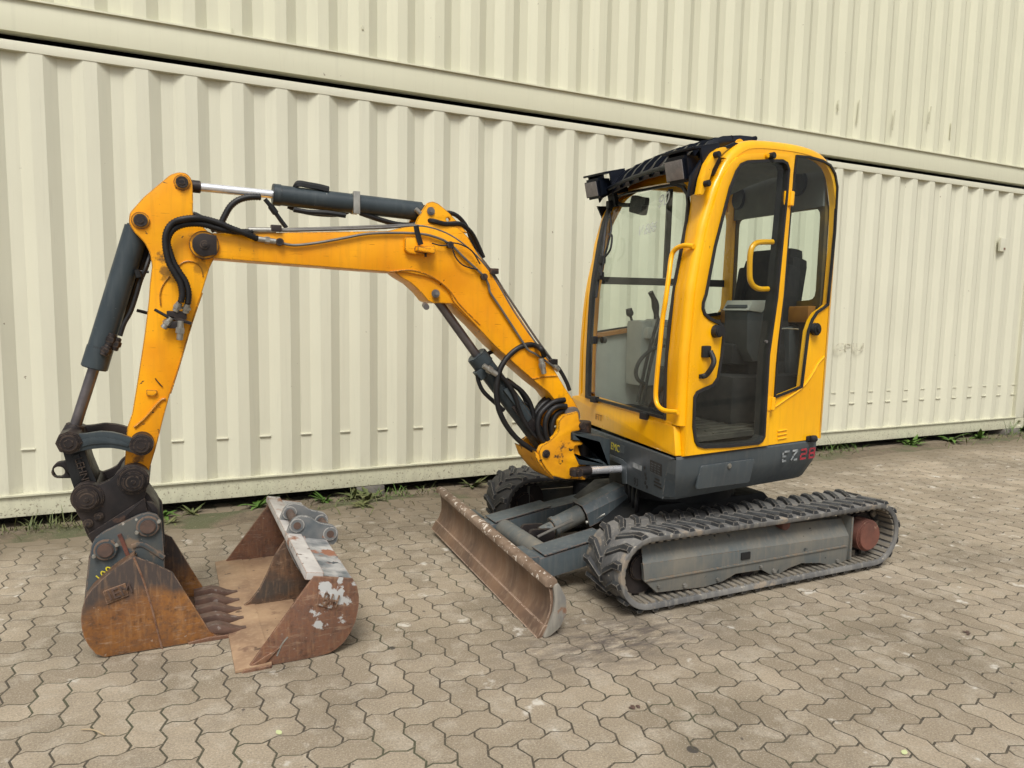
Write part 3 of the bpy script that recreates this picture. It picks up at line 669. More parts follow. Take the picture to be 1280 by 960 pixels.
    b.box((3.25,yf+sgn*.002,.150),(1.33,.010,.006)); b.box((3.936,yf-sgn*.03,.19),(.012,.09,.24),bev=.003)
    b.out('track_frame','dusty_grey',tr,30)
    for x,z in ((2.82,.095),(2.665,.115),(3.39,.085),(3.85,.075),(3.02,.095),(3.30,.12)):
        b=B(); b.cyl((x,yf,z),(x,yf+sgn*.012,z),.009 if x in(2.665,3.02,3.30) else .013,n=6,bev=.002); b.out('frame_bolt','bolt_dirty',tr)
    b=B(); b.box((3.195,yf+sgn*.0005,.190),(.06,.012,.036),bev=.004); b.out('frame_slot','black_steel',tr)
    return tr
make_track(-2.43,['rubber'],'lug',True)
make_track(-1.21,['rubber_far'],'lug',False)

# chassis, slew ring
b=B()
b.poly([(2.80,.13),(3.80,.13),(3.86,.22),(3.70,.37),(2.95,.37),(2.74,.24)],XZ,-2.14,-1.50,bev=.01)
for y in (-2.30,-1.36): b.box((3.05,y,.24),(.22,.2,.14),bev=.01); b.box((3.6,y,.24),(.22,.2,.14),bev=.01)
ch=b.out('chassis_frame','black_steel',EX)
b=B(); b.cyl((3.28,-1.82,.36),(3.28,-1.82,.50),.36,n=64,bev=.008); b.out('slew_ring','black_steel',ch)
b=B()
for k in range(5): b.tube([(2.88+.03*k,-2.05+.07*k,.30),(2.86+.02*k,-2.07+.06*k,.38),(2.93,-2.0+.05*k,.49)],.011,8,5)
o=b.out('hydraulic_hose','hose',ch); o['kind']='stuff'

# dozer blade
def BL(u,v,d):
    t=(d+2.58)/1.52; return (u+.052*t, d, v+.036*t)
b=B()
face=[(2.055,.225),(2.066,.19),(2.071,.15),(2.068,.11),(2.055,.072),(2.040,.048)]
back=[(2.072,.045),(2.092,.08),(2.105,.12),(2.105,.17),(2.096,.21)]
b.poly(face+back,BL,-2.575,-1.06)
blade=b.out('dozer_blade','blade_rust',EX,30)
b=B(); b.poly([(2.036,.050),(2.007,-.001),(2.028,-.001),(2.058,.050)],BL,-2.58,-1.055,bev=.002); b.out('cutting_edge','blade_rust',blade,30)
b=B(); b.poly(rnd_poly([(2.036,.224),(2.040,.250),(2.062,.262),(2.092,.252),(2.100,.222),(2.075,.214)],.008),BL,-2.585,-1.05,bev=.002); b.out('top_bar','blade_top',blade,30)
b=B(); b.poly(rnd_poly([(2.074,.224),(2.098,.236),(2.136,.165),(2.142,.095),(2.110,.035),(2.060,.004),(2.030,.001),(2.058,.055),(2.078,.11),(2.082,.16)],.012),BL,-2.592,-2.575,bev=.002); b.out('end_plate','end_grey',blade,30)
b=B(); b.poly(rnd_poly([(2.078,.235),(2.13,.165),(2.138,.095),(2.07,.006),(2.03,.001),(2.07,.06)],.012),BL,-1.062,-1.048); b.out('end_plate','dusty_grey',blade,30)
b=B()
for y in (-2.2,-1.5): b.poly([(2.095,.20),(2.18,.19),(2.22,.09),(2.10,.05)],BL,y-.01,y+.15,bev=.004)
b.out('rear_stiffener','cyl_grey',blade)
def arm_box(y0,y1,nm,m):
    b=B(); pts=[(2.10,.085),(2.12,.185),(2.24,.196),(2.62,.255),(3.0,.30),(3.0,.17),(2.60,.135),(2.26,.085)]
    b.poly(pts,lambda u,v,d:(u,d,v),y0,y1,bev=.005); b.box(((2.12+2.2)/2,(y0+y1)/2,.15),(.09,(y1-y0)+.05,.13),bev=.006); b.box((2.42,(y0+y1)/2,.235),(.36,(y1-y0)+.012,.006),rot=Matrix.Rotation(R(-8.8),3,'Y'),bev=.001)
    return b.out(nm,m,blade,30)
arm_box(-2.19,-2.06,'blade_arm','arm_grey'); arm_box(-1.60,-1.47,'blade_arm','arm_grey')
b=B(); b.cyl((2.30,-2.10,.165),(2.30,-1.57,.165),.052,n=32,bev=.004); b.out('cross_tube','dusty_grey',blade)
b=B()
for y in (-1.87,-1.77): b.poly(rnd_poly([(2.30,.17),(2.33,.235),(2.46,.225),(2.48,.175),(2.40,.15)],.02),XZ,y-.01,y+.01,bev=.002)
b.out('cylinder_lug','dark_steel',blade)
cy=thing  # keep name free
a0=Vector((2.44,-1.82,.195)); a1=Vector((3.0,-1.82,.385)); ax=(a1-a0).normalized()
b=B(); b.cyl(a0+ax*.05,a0+ax*.24,.052,n=32,bev=.006); b.cyl(a0+ax*.05,a0+ax*.075,.058,n=32,bev=.003); b.cyl(a0-ax*.03,a0+ax*.06,.036,n=24,bev=.006); bc=b.out('blade_cylinder','dusty_grey',EX)
b=B(); b.cyl(a0-ax*.06-Vector((0,.05,0)),a0-ax*.06+Vector((0,.05,0)),.03,n=24,bev=.003); b.out('cylinder_pin','dark_steel',bc)
b=B(); rot=Matrix.Rotation(-math.atan2(ax.z,ax.x),3,'Y')
prof=[(-.075,-.06),(-.078,.02),(-.05,.062),(.05,.062),(.078,.02),(.075,-.06)]
g0=a0+ax*.235; g1=a0+ax*.52; up=Vector((-ax.z,0,ax.x))
t=bmesh.new(); A=[t.verts.new(g0+Vector((0,1,0))*y+up*z) for y,z in prof]; C=[t.verts.new(g1+Vector((0,1,0))*y+up*z) for y,z in prof]
for i in range(5): t.faces.new((A[i],A[i+1],C[i+1],C[i]))
b.add(t); b.out('cylinder_guard','arm_grey',bc,0,solid=.006)
b=B(); b.cyl(g0+Vector((0,-.062,-.035)),g0+ax*.12+Vector((0,-.07,-.035)),.010,n=12); b.cyl(g1-ax*.03+Vector((0,-.045,.035)),g1+ax*.07+Vector((0,-.045,.035)),.016,n=14,bev=.002); b.out('hydraulic_fitting','zinc',bc)
b=B(); b.tube([g1+Vector((0,-.06,.0)),g1+Vector((.05,-.09,.03)),g1+Vector((.12,-.12,.02)),g1+Vector((.17,-.14,-.07))],.007,8,6); b.out('hydraulic_hose','hose',bc)
b=B(); b.tube([(2.34,-1.93,.21),(2.45,-1.93,.245),(2.56,-1.92,.27)],.008,8,4); b.out('grease_pipe','pipe_grey',bc)

# ------------------------------------------------------------------ boom
BY=-1.82
def plate(b,pts,y0,y1,rd=0,bev=.003,holes=()):
    b.poly(rnd_poly(pts,rd) if rd else pts,XZ,y0,y1,holes=holes,bev=bev); return b
boomo=[(0.772,1.677),(0.809,1.685),(0.915,1.69),(1.121,1.707),(1.547,1.739),(1.615,1.76),(1.68,1.775),(1.779,1.787),(1.89,1.778),(1.942,1.736),(1.988,1.666),(2.036,1.61),(2.102,1.531),(2.183,1.411),(2.255,1.319),(2.337,1.21),(2.422,1.101),(2.498,0.99),(2.554,0.92),(2.585,0.872),(2.591,0.833),(2.568,0.8),(2.528,0.8),(2.503,0.837),(2.463,0.894),(2.405,0.964),(2.332,1.016),(2.2,1.121),(2.091,1.211),(1.976,1.322),(1.871,1.422),(1.841,1.484),(1.793,1.519),(1.721,1.541),(1.643,1.553),(1.547,1.553),(1.354,1.56),(1.136,1.568),(0.939,1.575),(0.788,1.581),(0.743,1.6),(0.738,1.639),(0.751,1.666)]
b=B(); plate(b,boomo,-1.90,-1.74,.012,.005)
boom=b.out('boom','boom_yellow',EX,30)
# weld flanges: the side plates stand proud of the box, and the lower lug for the boom cylinder
lug=[(1.561,1.569),(1.666,1.614),(1.805,1.62),(1.908,1.548),(1.972,1.434),(2.051,1.329),(2.127,1.218),(2.07,1.242),(2.017,1.282),(1.923,1.363),(1.872,1.413),(1.811,1.416),(1.779,1.413),(1.746,1.425),(1.714,1.462),(1.663,1.506),(1.609,1.534)]
b=B(); plate(b,lug,-1.887,-1.753,.006,.002); b.out('lower_lug','boom_yellow',boom,30)
lp=[(1.779,1.46)][0]
b=B(); pinhead(b,lp[0],lp[1],-1.895,.020,.012); b.cyl((lp[0]-.04,-1.86,lp[1]-.055),(lp[0]-.055,-1.93,lp[1]-.065),.014,n=14,bev=.002); b.out('boom_pin','steel_pin',boom)
ul=[(1.679,1.77),(1.691,1.804),(1.718,1.85),(1.741,1.883),(1.765,1.89),(1.793,1.882),(1.846,1.845),(1.895,1.799),(1.945,1.753)]
for y in (-1.892,-1.770):
    b=B(); plate(b,ul,y,y+.022,.008,.003,holes=[circ(*[(1.842,1.811)][0],.010,12)]); b.out('upper_lug','boom_yellow',boom,30)
up_=[(1.754,1.844)][0]
b=B(); pinhead(b,up_[0],up_[1],-1.892,.019,.01); b.out('cylinder_pin','steel_pin',boom)
# boss round the arm pivot
pv=[(0.769,1.632)][0]
b=B(); b.cyl((pv[0],-1.915,pv[1]),(pv[0],-1.90,pv[1]),.058,n=40,bev=.003); b.out('pivot_boss','boom_yellow',boom)
b=B(); plate(b,[(pv[0]+x,pv[1]+z) for x,z in [(.047,-.036),(.047,.040),(.0,.047)]+[(.047*math.cos(R(a)),.047*math.sin(R(a))) for a in range(110,290,20)]],-1.928,-1.914,0,.003); pinhead(b,pv[0],pv[1],-1.928,.018,.006); b.out('pivot_plate','dark_steel',boom)
ft=[(2.539,0.837)][0]
b=B(); plate(b,[(2.49,0.868),(2.528,0.886),(2.562,0.886),(2.582,0.86),(2.588,0.825),(2.565,0.796),(2.531,0.789),(2.501,0.812)],-1.922,-1.902,.012,.004); b.cyl((ft[0],-1.93,ft[1]),(ft[0],-1.92,ft[1]),.022,n=24,bev=.003); b.out('boom_foot_pin','steel_pin',boom)
# weld line and raised rib near the foot
b=B(); b.tube([(2.303,-1.902,1.038),(2.372,-1.902,1.048),(2.452,-1.902,1.051)],.0035,6,4); b.tube([(1.554,-1.901,1.553),(1.662,-1.901,1.565),(1.76,-1.901,1.538),(1.841,-1.901,1.484),(1.904,-1.901,1.409),(2.01,-1.901,1.314)],.004,6,5); b.out('weld_bead','boom_yellow',boom)
# bracket on the boom side with its strap
b=B(); plate(b,[(1.621,1.713),(1.687,1.717),(1.691,1.673),(1.762,1.684),(1.77,1.669),(1.762,1.647),(1.683,1.637),(1.641,1.641),(1.621,1.654)],-1.925,-1.903,.008,.002); b.box(Vector([(1.711,-1.94,1.657)][0]),(.085,.05,.02),rot=Matrix.Rotation(R(6),3,'Y'),bev=.004); br=b.out('hose_bracket','boom_yellow',boom)
b=B(); b.tube([(1.669,-1.935,1.768),(1.677,-1.935,1.732),(1.693,-1.935,1.682)],.013,4,3,flat=.35); b.cyl(*[Vector(p) for p in [(1.718,-1.93,1.647),(1.718,-1.93,1.628)]],.006,n=8); b.out('strap','black_steel',boom)
# hard pipes
b=B(); b.tube([(0.916,-1.895,1.702),(1.039,-1.895,1.71),(1.122,-1.895,1.715),(1.329,-1.895,1.733),(1.548,-1.895,1.755),(1.643,-1.895,1.768),(1.721,-1.895,1.771),(1.792,-1.895,1.759),(1.865,-1.895,1.732),(1.944,-1.895,1.683),(2.008,-1.895,1.629),(2.064,-1.895,1.569),(2.117,-1.895,1.496),(2.185,-1.895,1.395),(2.259,-1.895,1.299),(2.354,-1.895,1.185),(2.431,-1.895,1.101)],.0065,8,6); pp=b.out('oil_pipe','pipe_grey',boom)
b=B(); b.tube([(1.059,-1.87,1.717),(1.335,-1.87,1.743),(1.555,-1.87,1.766),(1.729,-1.87,1.782),(1.809,-1.87,1.772),(1.883,-1.87,1.746),(1.967,-1.87,1.694),(2.036,-1.87,1.627),(2.097,-1.87,1.559),(2.16,-1.87,1.474),(2.234,-1.87,1.379),(2.328,-1.87,1.258),(2.434,-1.87,1.132)],.006,8,6); b.out('oil_pipe','pipe_grey',boom)
b=B(); b.tube([(1.052,-1.912,1.664),(1.095,-1.912,1.653),(1.142,-1.912,1.652),(1.238,-1.912,1.669),(1.343,-1.912,1.694),(1.444,-1.912,1.718),(1.562,-1.912,1.73),(1.677,-1.912,1.734),(1.755,-1.912,1.727),(1.839,-1.912,1.699),(1.917,-1.912,1.635),(1.985,-1.912,1.581),(2.027,-1.912,1.544),(2.049,-1.912,1.506),(2.058,-1.912,1.471),(2.111,-1.912,1.402),(2.179,-1.912,1.311),(2.248,-1.912,1.219),(2.276,-1.912,1.186),(2.327,-1.912,1.161),(2.427,-1.912,1.098)],.006,8,6); b.out('oil_pipe','pipe_grey',boom)
b=B()
for x,y in ((345,287.5),(616,343),(690.5,455.5)):
    p=Vector([(0.107,-1.895,2.474)][0]) if False else None
for p in [(1.055,-1.9,1.719),(2.079,-1.9,1.577),(2.423,-1.9,1.126)]: b.box(Vector(p),(.045,.03,.028),bev=.005)
for p in [(1.067,-1.915,1.661),(1.844,-1.915,1.691),(2.022,-1.915,1.547)]: b.cyl(Vector(p)+Vector((0,.012,0)),Vector(p)-Vector((0,.012,0)),.017,n=10,bev=.003)
o=b.out('pipe_clamp','dark_steel',boom); o['kind']='stuff'
b=B()
for P_ in ([(1.815,-1.922,1.7),(1.855,-1.922,1.701),(1.9,-1.922,1.694),(1.954,-1.922,1.667),(1.997,-1.922,1.608)],[(1.852,-1.922,1.68),(1.872,-1.922,1.632),(1.914,-1.922,1.596),(1.985,-1.922,1.58)],[(1.752,-1.922,1.693),(1.799,-1.922,1.685),(1.843,-1.922,1.691)]): b.tube(P_,.0035,6,6)
b.out('electric_cable','plastic',boom)

# ------------------------------------------------------------------ arm
armo=[(0.68,1.922),(0.707,1.921),(0.724,1.907),(0.732,1.882),(0.732,1.814),(0.73,1.756),(0.756,1.719),(0.794,1.682),(0.815,1.638),(0.809,1.584),(0.79,1.547),(0.757,1.44),(0.715,1.315),(0.665,1.14),(0.624,1.016),(0.599,0.925),(0.565,0.792),(0.533,0.687),(0.505,0.639),(0.453,0.657),(0.442,0.694),(0.45,0.75),(0.462,0.882),(0.482,0.939),(0.508,1.086),(0.539,1.273),(0.557,1.403),(0.562,1.464),(0.573,1.541),(0.566,1.592),(0.547,1.634),(0.512,1.672),(0.494,1.705),(0.499,1.746),(0.552,1.813),(0.608,1.868),(0.65,1.909)]
b=B(); plate(b,armo,-1.885,-1.755,.012,.004); arm=b.out('arm','boom_yellow',EX,30)
A_=lambda pts:pts
for nm,px,r in (('cylinder_pin',[(0.692,1.881)][0],.024),('cylinder_pin',[(0.537,1.718)][0],.026)):
    b=B(); b.cyl((px[0],-1.893,px[1]),(px[0],-1.885,px[1]),r*1.3,n=32,bev=.002); b.out('pin_collar','boom_yellow',arm)
    b=B(); b.cyl((px[0],-1.902,px[1]),(px[0],-1.892,px[1]),r,n=28,bev=.003); b.cyl((px[0],-1.906,px[1]),(px[0],-1.90,px[1]),r*.5,n=6,bev=.001); b.out(nm,'dark_steel',arm)
b=B(); b.tube([(0.67,-1.887,1.542),(0.685,-1.887,1.557),(0.709,-1.887,1.565),(0.739,-1.887,1.558),(0.757,-1.887,1.536),(0.763,-1.887,1.503)],.0035,6,5); b.tube([(0.636,-1.887,1.502),(0.611,-1.887,1.465),(0.599,-1.887,1.426),(0.6,-1.887,1.381)],.0035,6,5); b.tube([(0.489,-1.888,0.884),(0.528,-1.888,0.919),(0.562,-1.888,0.96),(0.592,-1.888,0.993),(0.607,-1.888,0.995)],.006,6,5); b.tube([(0.758,-1.887,1.437),(0.715,-1.887,1.31),(0.665,-1.887,1.141),(0.626,-1.887,1.018)],.003,6,3); b.out('weld_bead','boom_yellow',arm)
b=B(); plate(b,[(0.537,1.038),(0.576,1.035),(0.578,1.023),(0.563,1.01),(0.537,1.014)],-1.897,-1.886,.004,.002); b.out('small_boss','boom_yellow',arm)
b=B(); b.tube([(0.571,-1.889,1.083),(0.582,-1.889,1.066),(0.597,-1.889,1.047)],.0022,6,3); b.out('paint_scratch','black_steel',arm)
# hose block with fittings
b=B()
for p,q in (([(0.671,-1.925,1.395)][0],[(0.653,-1.915,1.359)][0]),([(0.698,-1.925,1.389)][0],[(0.691,-1.915,1.353)][0]),([(0.672,-1.925,1.32)][0],[(0.666,-1.92,1.242)][0]),([(0.637,-1.92,1.333)][0],[(0.607,-1.915,1.29)][0])):
    p=Vector(p);q=Vector(q); b.cyl(p,q,.013,n=12,bev=.002); b.cyl(p.lerp(q,.35),p.lerp(q,.65),.018,n=6,bev=.001)
b.out('hose_fitting','zinc',arm)
b=B(); b.box(Vector([(0.658,-1.905,1.343)][0]),(.075,.03,.035),bev=.006); b.box(Vector([(0.67,-1.91,1.323)][0]),(.09,.02,.014),rot=Matrix.Rotation(R(18),3,'Y'),bev=.003); b.box(Vector([(0.648,-1.91,1.304)][0]),(.05,.03,.03),bev=.006); b.out('valve_block','dark_steel',arm)
b=B(); b.cyl(*[Vector(p) for p in [(0.577,-1.93,1.365),(0.626,-1.93,1.335)]],.006,n=8,bev=.001); b.cyl(*[Vector(p) for p in [(0.507,-1.74,1.359),(0.555,-1.74,1.346)]],.007,n=8,bev=.001); b.out('guard_pin','black_steel',arm)
b=B(); b.tube([(0.674,-1.935,1.395),(0.68,-1.935,1.428),(0.675,-1.935,1.47),(0.657,-1.935,1.507),(0.637,-1.935,1.548),(0.627,-1.935,1.592),(0.624,-1.935,1.643),(0.632,-1.935,1.681),(0.653,-1.935,1.711),(0.689,-1.945,1.728),(0.733,-1.945,1.736),(0.778,-1.935,1.735),(0.829,-1.935,1.722),(0.875,-1.935,1.704),(0.928,-1.93,1.687),(0.977,-1.915,1.669)],.0125,10,8,rib=.011); b.out('ribbed_hose','hose',arm,60)
b=B(); b.tube([(0.7,-1.925,1.389),(0.704,-1.925,1.435),(0.694,-1.925,1.48),(0.672,-1.925,1.518),(0.652,-1.925,1.556),(0.639,-1.925,1.6),(0.632,-1.925,1.637),(0.644,-1.925,1.673),(0.668,-1.925,1.697),(0.706,-1.93,1.711),(0.754,-1.93,1.715),(0.802,-1.925,1.707),(0.854,-1.925,1.696),(0.908,-1.91,1.694),(0.96,-1.9,1.7)],.0125,10,8,rib=.011); b.out('ribbed_hose','hose',arm,60)
b=B()
for p,q in (([(0.977,-1.915,1.669)][0],[(1.052,-1.912,1.662)][0]),): b.cyl(Vector(p),Vector(q),.012,n=12,bev=.002); b.cyl(Vector(p).lerp(Vector(q),.4),Vector(p).lerp(Vector(q),.65),.016,n=6)
p,q=[Vector(v) for v in [(0.941,-1.9,1.705),(1.055,-1.9,1.711)]]; b.cyl(p,q,.012,n=12,bev=.002); b.out('hose_fitting','zinc',boom)
# arm cylinder above the boom
b=B(); P0,P1=[Vector(p) for p in [(1.054,-1.82,1.872),(1.734,-1.82,1.849)]]; b.cyl(P0,P1,.044,n=40,bev=.006); b.cyl(P0-(P1-P0).normalized()*.002,P0+(P1-P0).normalized()*.035,.047,n=40,bev=.003); ac=b.out('arm_cylinder','cyl_grey',EX)
b=B(); P2=Vector([(0.725,-1.82,1.879)][0]); b.cyl(P2,P0,.0185,n=28); b.out('piston_rod','chrome',ac)
b=B(); q=(P0-P2).normalized(); b.cyl(P2,P2+q*.04,.026,n=24,bev=.003); b.cyl(P2-q*.04-Vector((0,.03,0)),P2-q*.04+Vector((0,.03,0)),.035,n=28,bev=.003); e1=P1+(P1-P0).normalized()*.04; b.cyl(e1-Vector((0,.035,0)),e1+Vector((0,.035,0)),.04,n=28,bev=.003); b.out('rod_eye','dark_steel',ac)
b=B(); pc=P0.lerp(P1,.525); b.cyl(pc-(P1-P0).normalized()*.014,pc+(P1-P0).normalized()*.014,.048,n=36,bev=.002); b.box(pc+Vector((.0,-.045,.0)),(.03,.014,.10),bev=.003); b.out('clamp_band','zinc',ac)
b=B(); b.tube([(1.149,-1.82,1.912),(1.16,-1.84,1.925),(1.198,-1.84,1.923),(1.253,-1.84,1.918),(1.292,-1.84,1.911)],.012,6,4,flat=1.6); b.tube([(1.135,-1.86,1.809),(1.197,-1.86,1.803),(1.277,-1.86,1.805),(1.362,-1.86,1.799)],.012,6,4); b.tube([(1.12,-1.8,1.829),(1.175,-1.8,1.812),(1.26,-1.8,1.804),(1.35,-1.8,1.81),(1.405,-1.8,1.836)],.011,6,4); b.out('hose_cover','black_steel',ac)
b=B(); b.tube([(1.435,-1.83,1.82),(1.51,-1.83,1.8),(1.605,-1.83,1.781),(1.683,-1.83,1.782),(1.731,-1.84,1.8),(1.759,-1.9,1.799),(1.822,-1.9,1.789),(1.903,-1.89,1.795),(1.966,-1.87,1.763),(2.009,-1.85,1.713),(2.048,-1.84,1.645)],.012,8,6); b.out('hydraulic_hose','hose',ac)
b=B(); b.tube([(1.785,-1.8,1.803),(1.826,-1.8,1.844),(1.883,-1.8,1.856),(1.934,-1.8,1.837),(1.977,-1.8,1.789),(1.999,-1.8,1.732),(2.034,-1.8,1.663),(2.074,-1.8,1.617)],.011,8,6); b.out('hydraulic_hose','hose',ac)
b=B(); b.cyl(*[Vector(p) for p in [(1.683,-1.88,1.851),(1.726,-1.88,1.817)]],.011,n=12,bev=.002); b.out('hose_fitting','zinc',ac)
b=B(); b.tube([(0.838,-1.84,1.726),(0.855,-1.84,1.764),(0.878,-1.84,1.805),(0.911,-1.84,1.834),(0.956,-1.84,1.85),(1.002,-1.84,1.854)],.0135,10,7,rib=.011); b.out('ribbed_hose','hose',ac,60)
b=B(); b.tube([(1.016,-1.86,1.844),(1.038,-1.86,1.818),(1.061,-1.86,1.786),(1.084,-1.86,1.754),(1.104,-1.86,1.728)],.0095,8,5); b.cyl(*[Vector(p) for p in [(1.038,-1.86,1.818),(1.061,-1.86,1.786)]],.014,n=10,bev=.002); b.out('hydraulic_hose','black_steel',ac)
b=B(); b.tube([(0.73,-1.87,1.761),(0.763,-1.87,1.747),(0.793,-1.87,1.723),(0.811,-1.87,1.691)],.010,8,5); b.tube([(0.742,-1.77,1.77),(0.786,-1.77,1.746),(0.829,-1.77,1.708),(0.907,-1.77,1.706)],.011,8,5); b.out('hydraulic_hose','hose',ac)
# boom cylinder
b=B(); Q0,Q1=[Vector(p) for p in [(2.038,-1.82,1.146),(2.506,-1.82,0.576)]]; dq=(Q1-Q0).normalized(); b.cyl(Q0,Q1,.050,n=40,bev=.006); b.cyl(Q0-dq*.02,Q0+dq*.05,.054,n=40,bev=.005); b.box(Q0+dq*.08+Vector((-.05,-.02,-.02)),(.05,.05,.04),rot=Matrix.Rotation(math.atan2(-dq.z,dq.x),3,'Y'),bev=.004); b.box(Q0.lerp(Q1,.42)+Vector((0,-.055,0)),(.22,.02,.03),rot=Matrix.Rotation(math.atan2(-dq.z,dq.x),3,'Y'),bev=.004); bcy=b.out('boom_cylinder','cyl_grey',EX)
b=B(); b.cyl(Vector([(1.809,-1.82,1.438)][0]),Q0,.022,n=28); b.out('piston_rod','dull_chrome',bcy)
b=B(); b.box(Q0.lerp(Q1,.62)+Vector((-.008,-.052,0)),(.30,.014,.05),rot=Matrix.Rotation(math.atan2(-dq.z,dq.x),3,'Y'),bev=.003); b.cyl(Q0.lerp(Q1,.95)-Vector((0,.09,0)),Q0.lerp(Q1,.95)+Vector((0,.09,0)),.042,n=20,bev=.004); b.out('cylinder_shield','dark_steel',bcy)
b=B()
for P_,r in (([(2.355,-1.93,1.158),(2.344,-1.94,1.175),(2.325,-1.95,1.196),(2.318,-1.9,1.21),(2.281,-1.9,1.214),(2.232,-1.9,1.202),(2.187,-1.9,1.174),(2.148,-1.9,1.134),(2.118,-1.9,1.078),(2.105,-1.9,0.99),(2.116,-1.9,0.901),(2.154,-1.9,0.819),(2.219,-1.9,0.739),(2.298,-1.9,0.679),(2.384,-1.9,0.631)],.0145),
    ([(2.044,-1.89,1.103),(2.096,-1.89,1.078),(2.15,-1.89,1.04),(2.191,-1.89,0.99),(2.22,-1.89,0.936),(2.239,-1.89,0.881),(2.273,-1.89,0.813),(2.32,-1.89,0.752),(2.378,-1.89,0.702)],.0125),
    ([(2.173,-1.86,1.025),(2.214,-1.86,1.007),(2.265,-1.86,0.972),(2.308,-1.86,0.921),(2.333,-1.86,0.861),(2.344,-1.86,0.788),(2.379,-1.86,0.718)],.0135),
    ([(2.206,-1.8,1.03),(2.262,-1.8,0.991),(2.31,-1.8,0.93),(2.335,-1.8,0.861),(2.356,-1.8,0.787),(2.396,-1.8,0.72)],.011),
    ([(2.022,-1.84,1.087),(2.031,-1.84,1.03),(2.058,-1.84,0.977),(2.103,-1.84,0.934),(2.176,-1.84,0.873)],.011),
    ([(2.108,-1.76,1.15),(2.126,-1.76,1.166),(2.153,-1.76,1.174),(2.189,-1.76,1.17)],.011)):
    b.tube(P_,r,8,7)
o=b.out('hydraulic_hose','hose',bcy,60,label='thick black hoses looping beside the boom cylinder'); o['kind']='stuff'
for i,P_ in enumerate(([(2.495,-1.91,0.924),(2.437,-1.91,0.918),(2.391,-1.91,0.894),(2.35,-1.91,0.854),(2.337,-1.91,0.796),(2.357,-1.91,0.732),(2.406,-1.91,0.674)],[(2.5,-1.92,0.891),(2.447,-1.92,0.893),(2.405,-1.92,0.87),(2.378,-1.92,0.821),(2.38,-1.92,0.758),(2.405,-1.92,0.697)],[(2.531,-1.9,0.87),(2.483,-1.9,0.864),(2.445,-1.9,0.84),(2.427,-1.9,0.79),(2.429,-1.9,0.735),(2.44,-1.9,0.678)],[(2.534,-1.88,0.833),(2.495,-1.88,0.822),(2.477,-1.88,0.784),(2.474,-1.88,0.729),(2.475,-1.88,0.681)],[(2.499,-1.85,0.938),(2.441,-1.85,0.923),(2.39,-1.85,0.891),(2.348,-1.85,0.837),(2.34,-1.85,0.77),(2.37,-1.85,0.708),(2.42,-1.85,0.653)],[(2.527,-1.8,0.944),(2.449,-1.8,0.925),(2.397,-1.8,0.88),(2.374,-1.8,0.812),(2.391,-1.8,0.742),(2.436,-1.8,0.669)],[(2.475,-1.84,0.95),(2.457,-1.84,0.895),(2.44,-1.84,0.832),(2.432,-1.84,0.755),(2.444,-1.84,0.659)])):
    b=B(); b.tube(P_,.0145,8,6); b.out('hydraulic_hose','hose',boom,60)
b=B(); b.tube([(2.244,-1.86,0.913),(2.281,-1.86,0.913),(2.309,-1.86,0.9),(2.319,-1.86,0.874)],.003,6,5); b.tube([(2.377,-1.87,1.175),(2.454,-1.87,1.107),(2.484,-1.87,1.077),(2.524,-1.87,1.016),(2.545,-1.87,0.969)],.011,8,5); b.out('electric_cable','plastic',boom)
b=B(); 
for P_ in ([(2.334,-1.935,1.146),(2.354,-1.935,1.068)],[(2.423,-1.9,1.114),(2.458,-1.9,1.08)],[(2.031,-1.9,1.112),(2.105,-1.9,1.066)]): p,q=Vector(P_[0]),Vector(P_[1]); b.cyl(p,q,.014,n=12,bev=.002); b.cyl(p.lerp(q,.3),p.lerp(q,.6),.019,n=6,bev=.001)
b.out('hose_fitting','zinc',boom)

# ------------------------------------------------------------------ king post
kp=[(2.478,0.848),(2.447,0.82),(2.446,0.768),(2.421,0.737),(2.389,0.714),(2.347,0.692),(2.332,0.664),(2.344,0.621),(2.374,0.572),(2.413,0.531),(2.49,0.507),(2.593,0.498),(2.605,0.519),(2.567,0.548),(2.566,0.57),(2.595,0.576),(2.599,0.607),(2.559,0.628),(2.541,0.653),(2.545,0.679),(2.597,0.686),(2.598,0.701),(2.522,0.712),(2.521,0.757),(2.57,0.761),(2.603,0.787),(2.57,0.812),(2.562,0.864)]
b=B(); plate(b,kp,-1.94,-1.905,.008,.004); plate(b,kp,-1.735,-1.70,.008,.004); plate(b,[(2.425,0.674),(2.522,0.716),(2.583,0.681),(2.605,0.618),(2.648,0.552),(2.64,0.481),(2.498,0.502),(2.428,0.578)],-1.905,-1.735,.01,.004); king=b.out('king_post','king_yellow',EX,30)
b=B(); plate(b,[(2.335,0.657),(2.368,0.617),(2.408,0.55),(2.433,0.505),(2.389,0.543),(2.331,0.611),(2.306,0.672)],-1.93,-1.70,0,.003); b.out('lower_shield','king_yellow',king,30)
b=B(); q=[(2.372,0.652)][0]; pinhead(b,q[0],q[1],-1.94,.022,.012); b.out('boom_cylinder_pin','dark_steel',king)
b=B(); q=[(2.584,0.788)][0]; b.cyl((q[0],-1.955,q[1]),(q[0],-1.935,q[1]),.018,n=16,bev=.003); b.out('king_post_bolt','dark_steel',king)
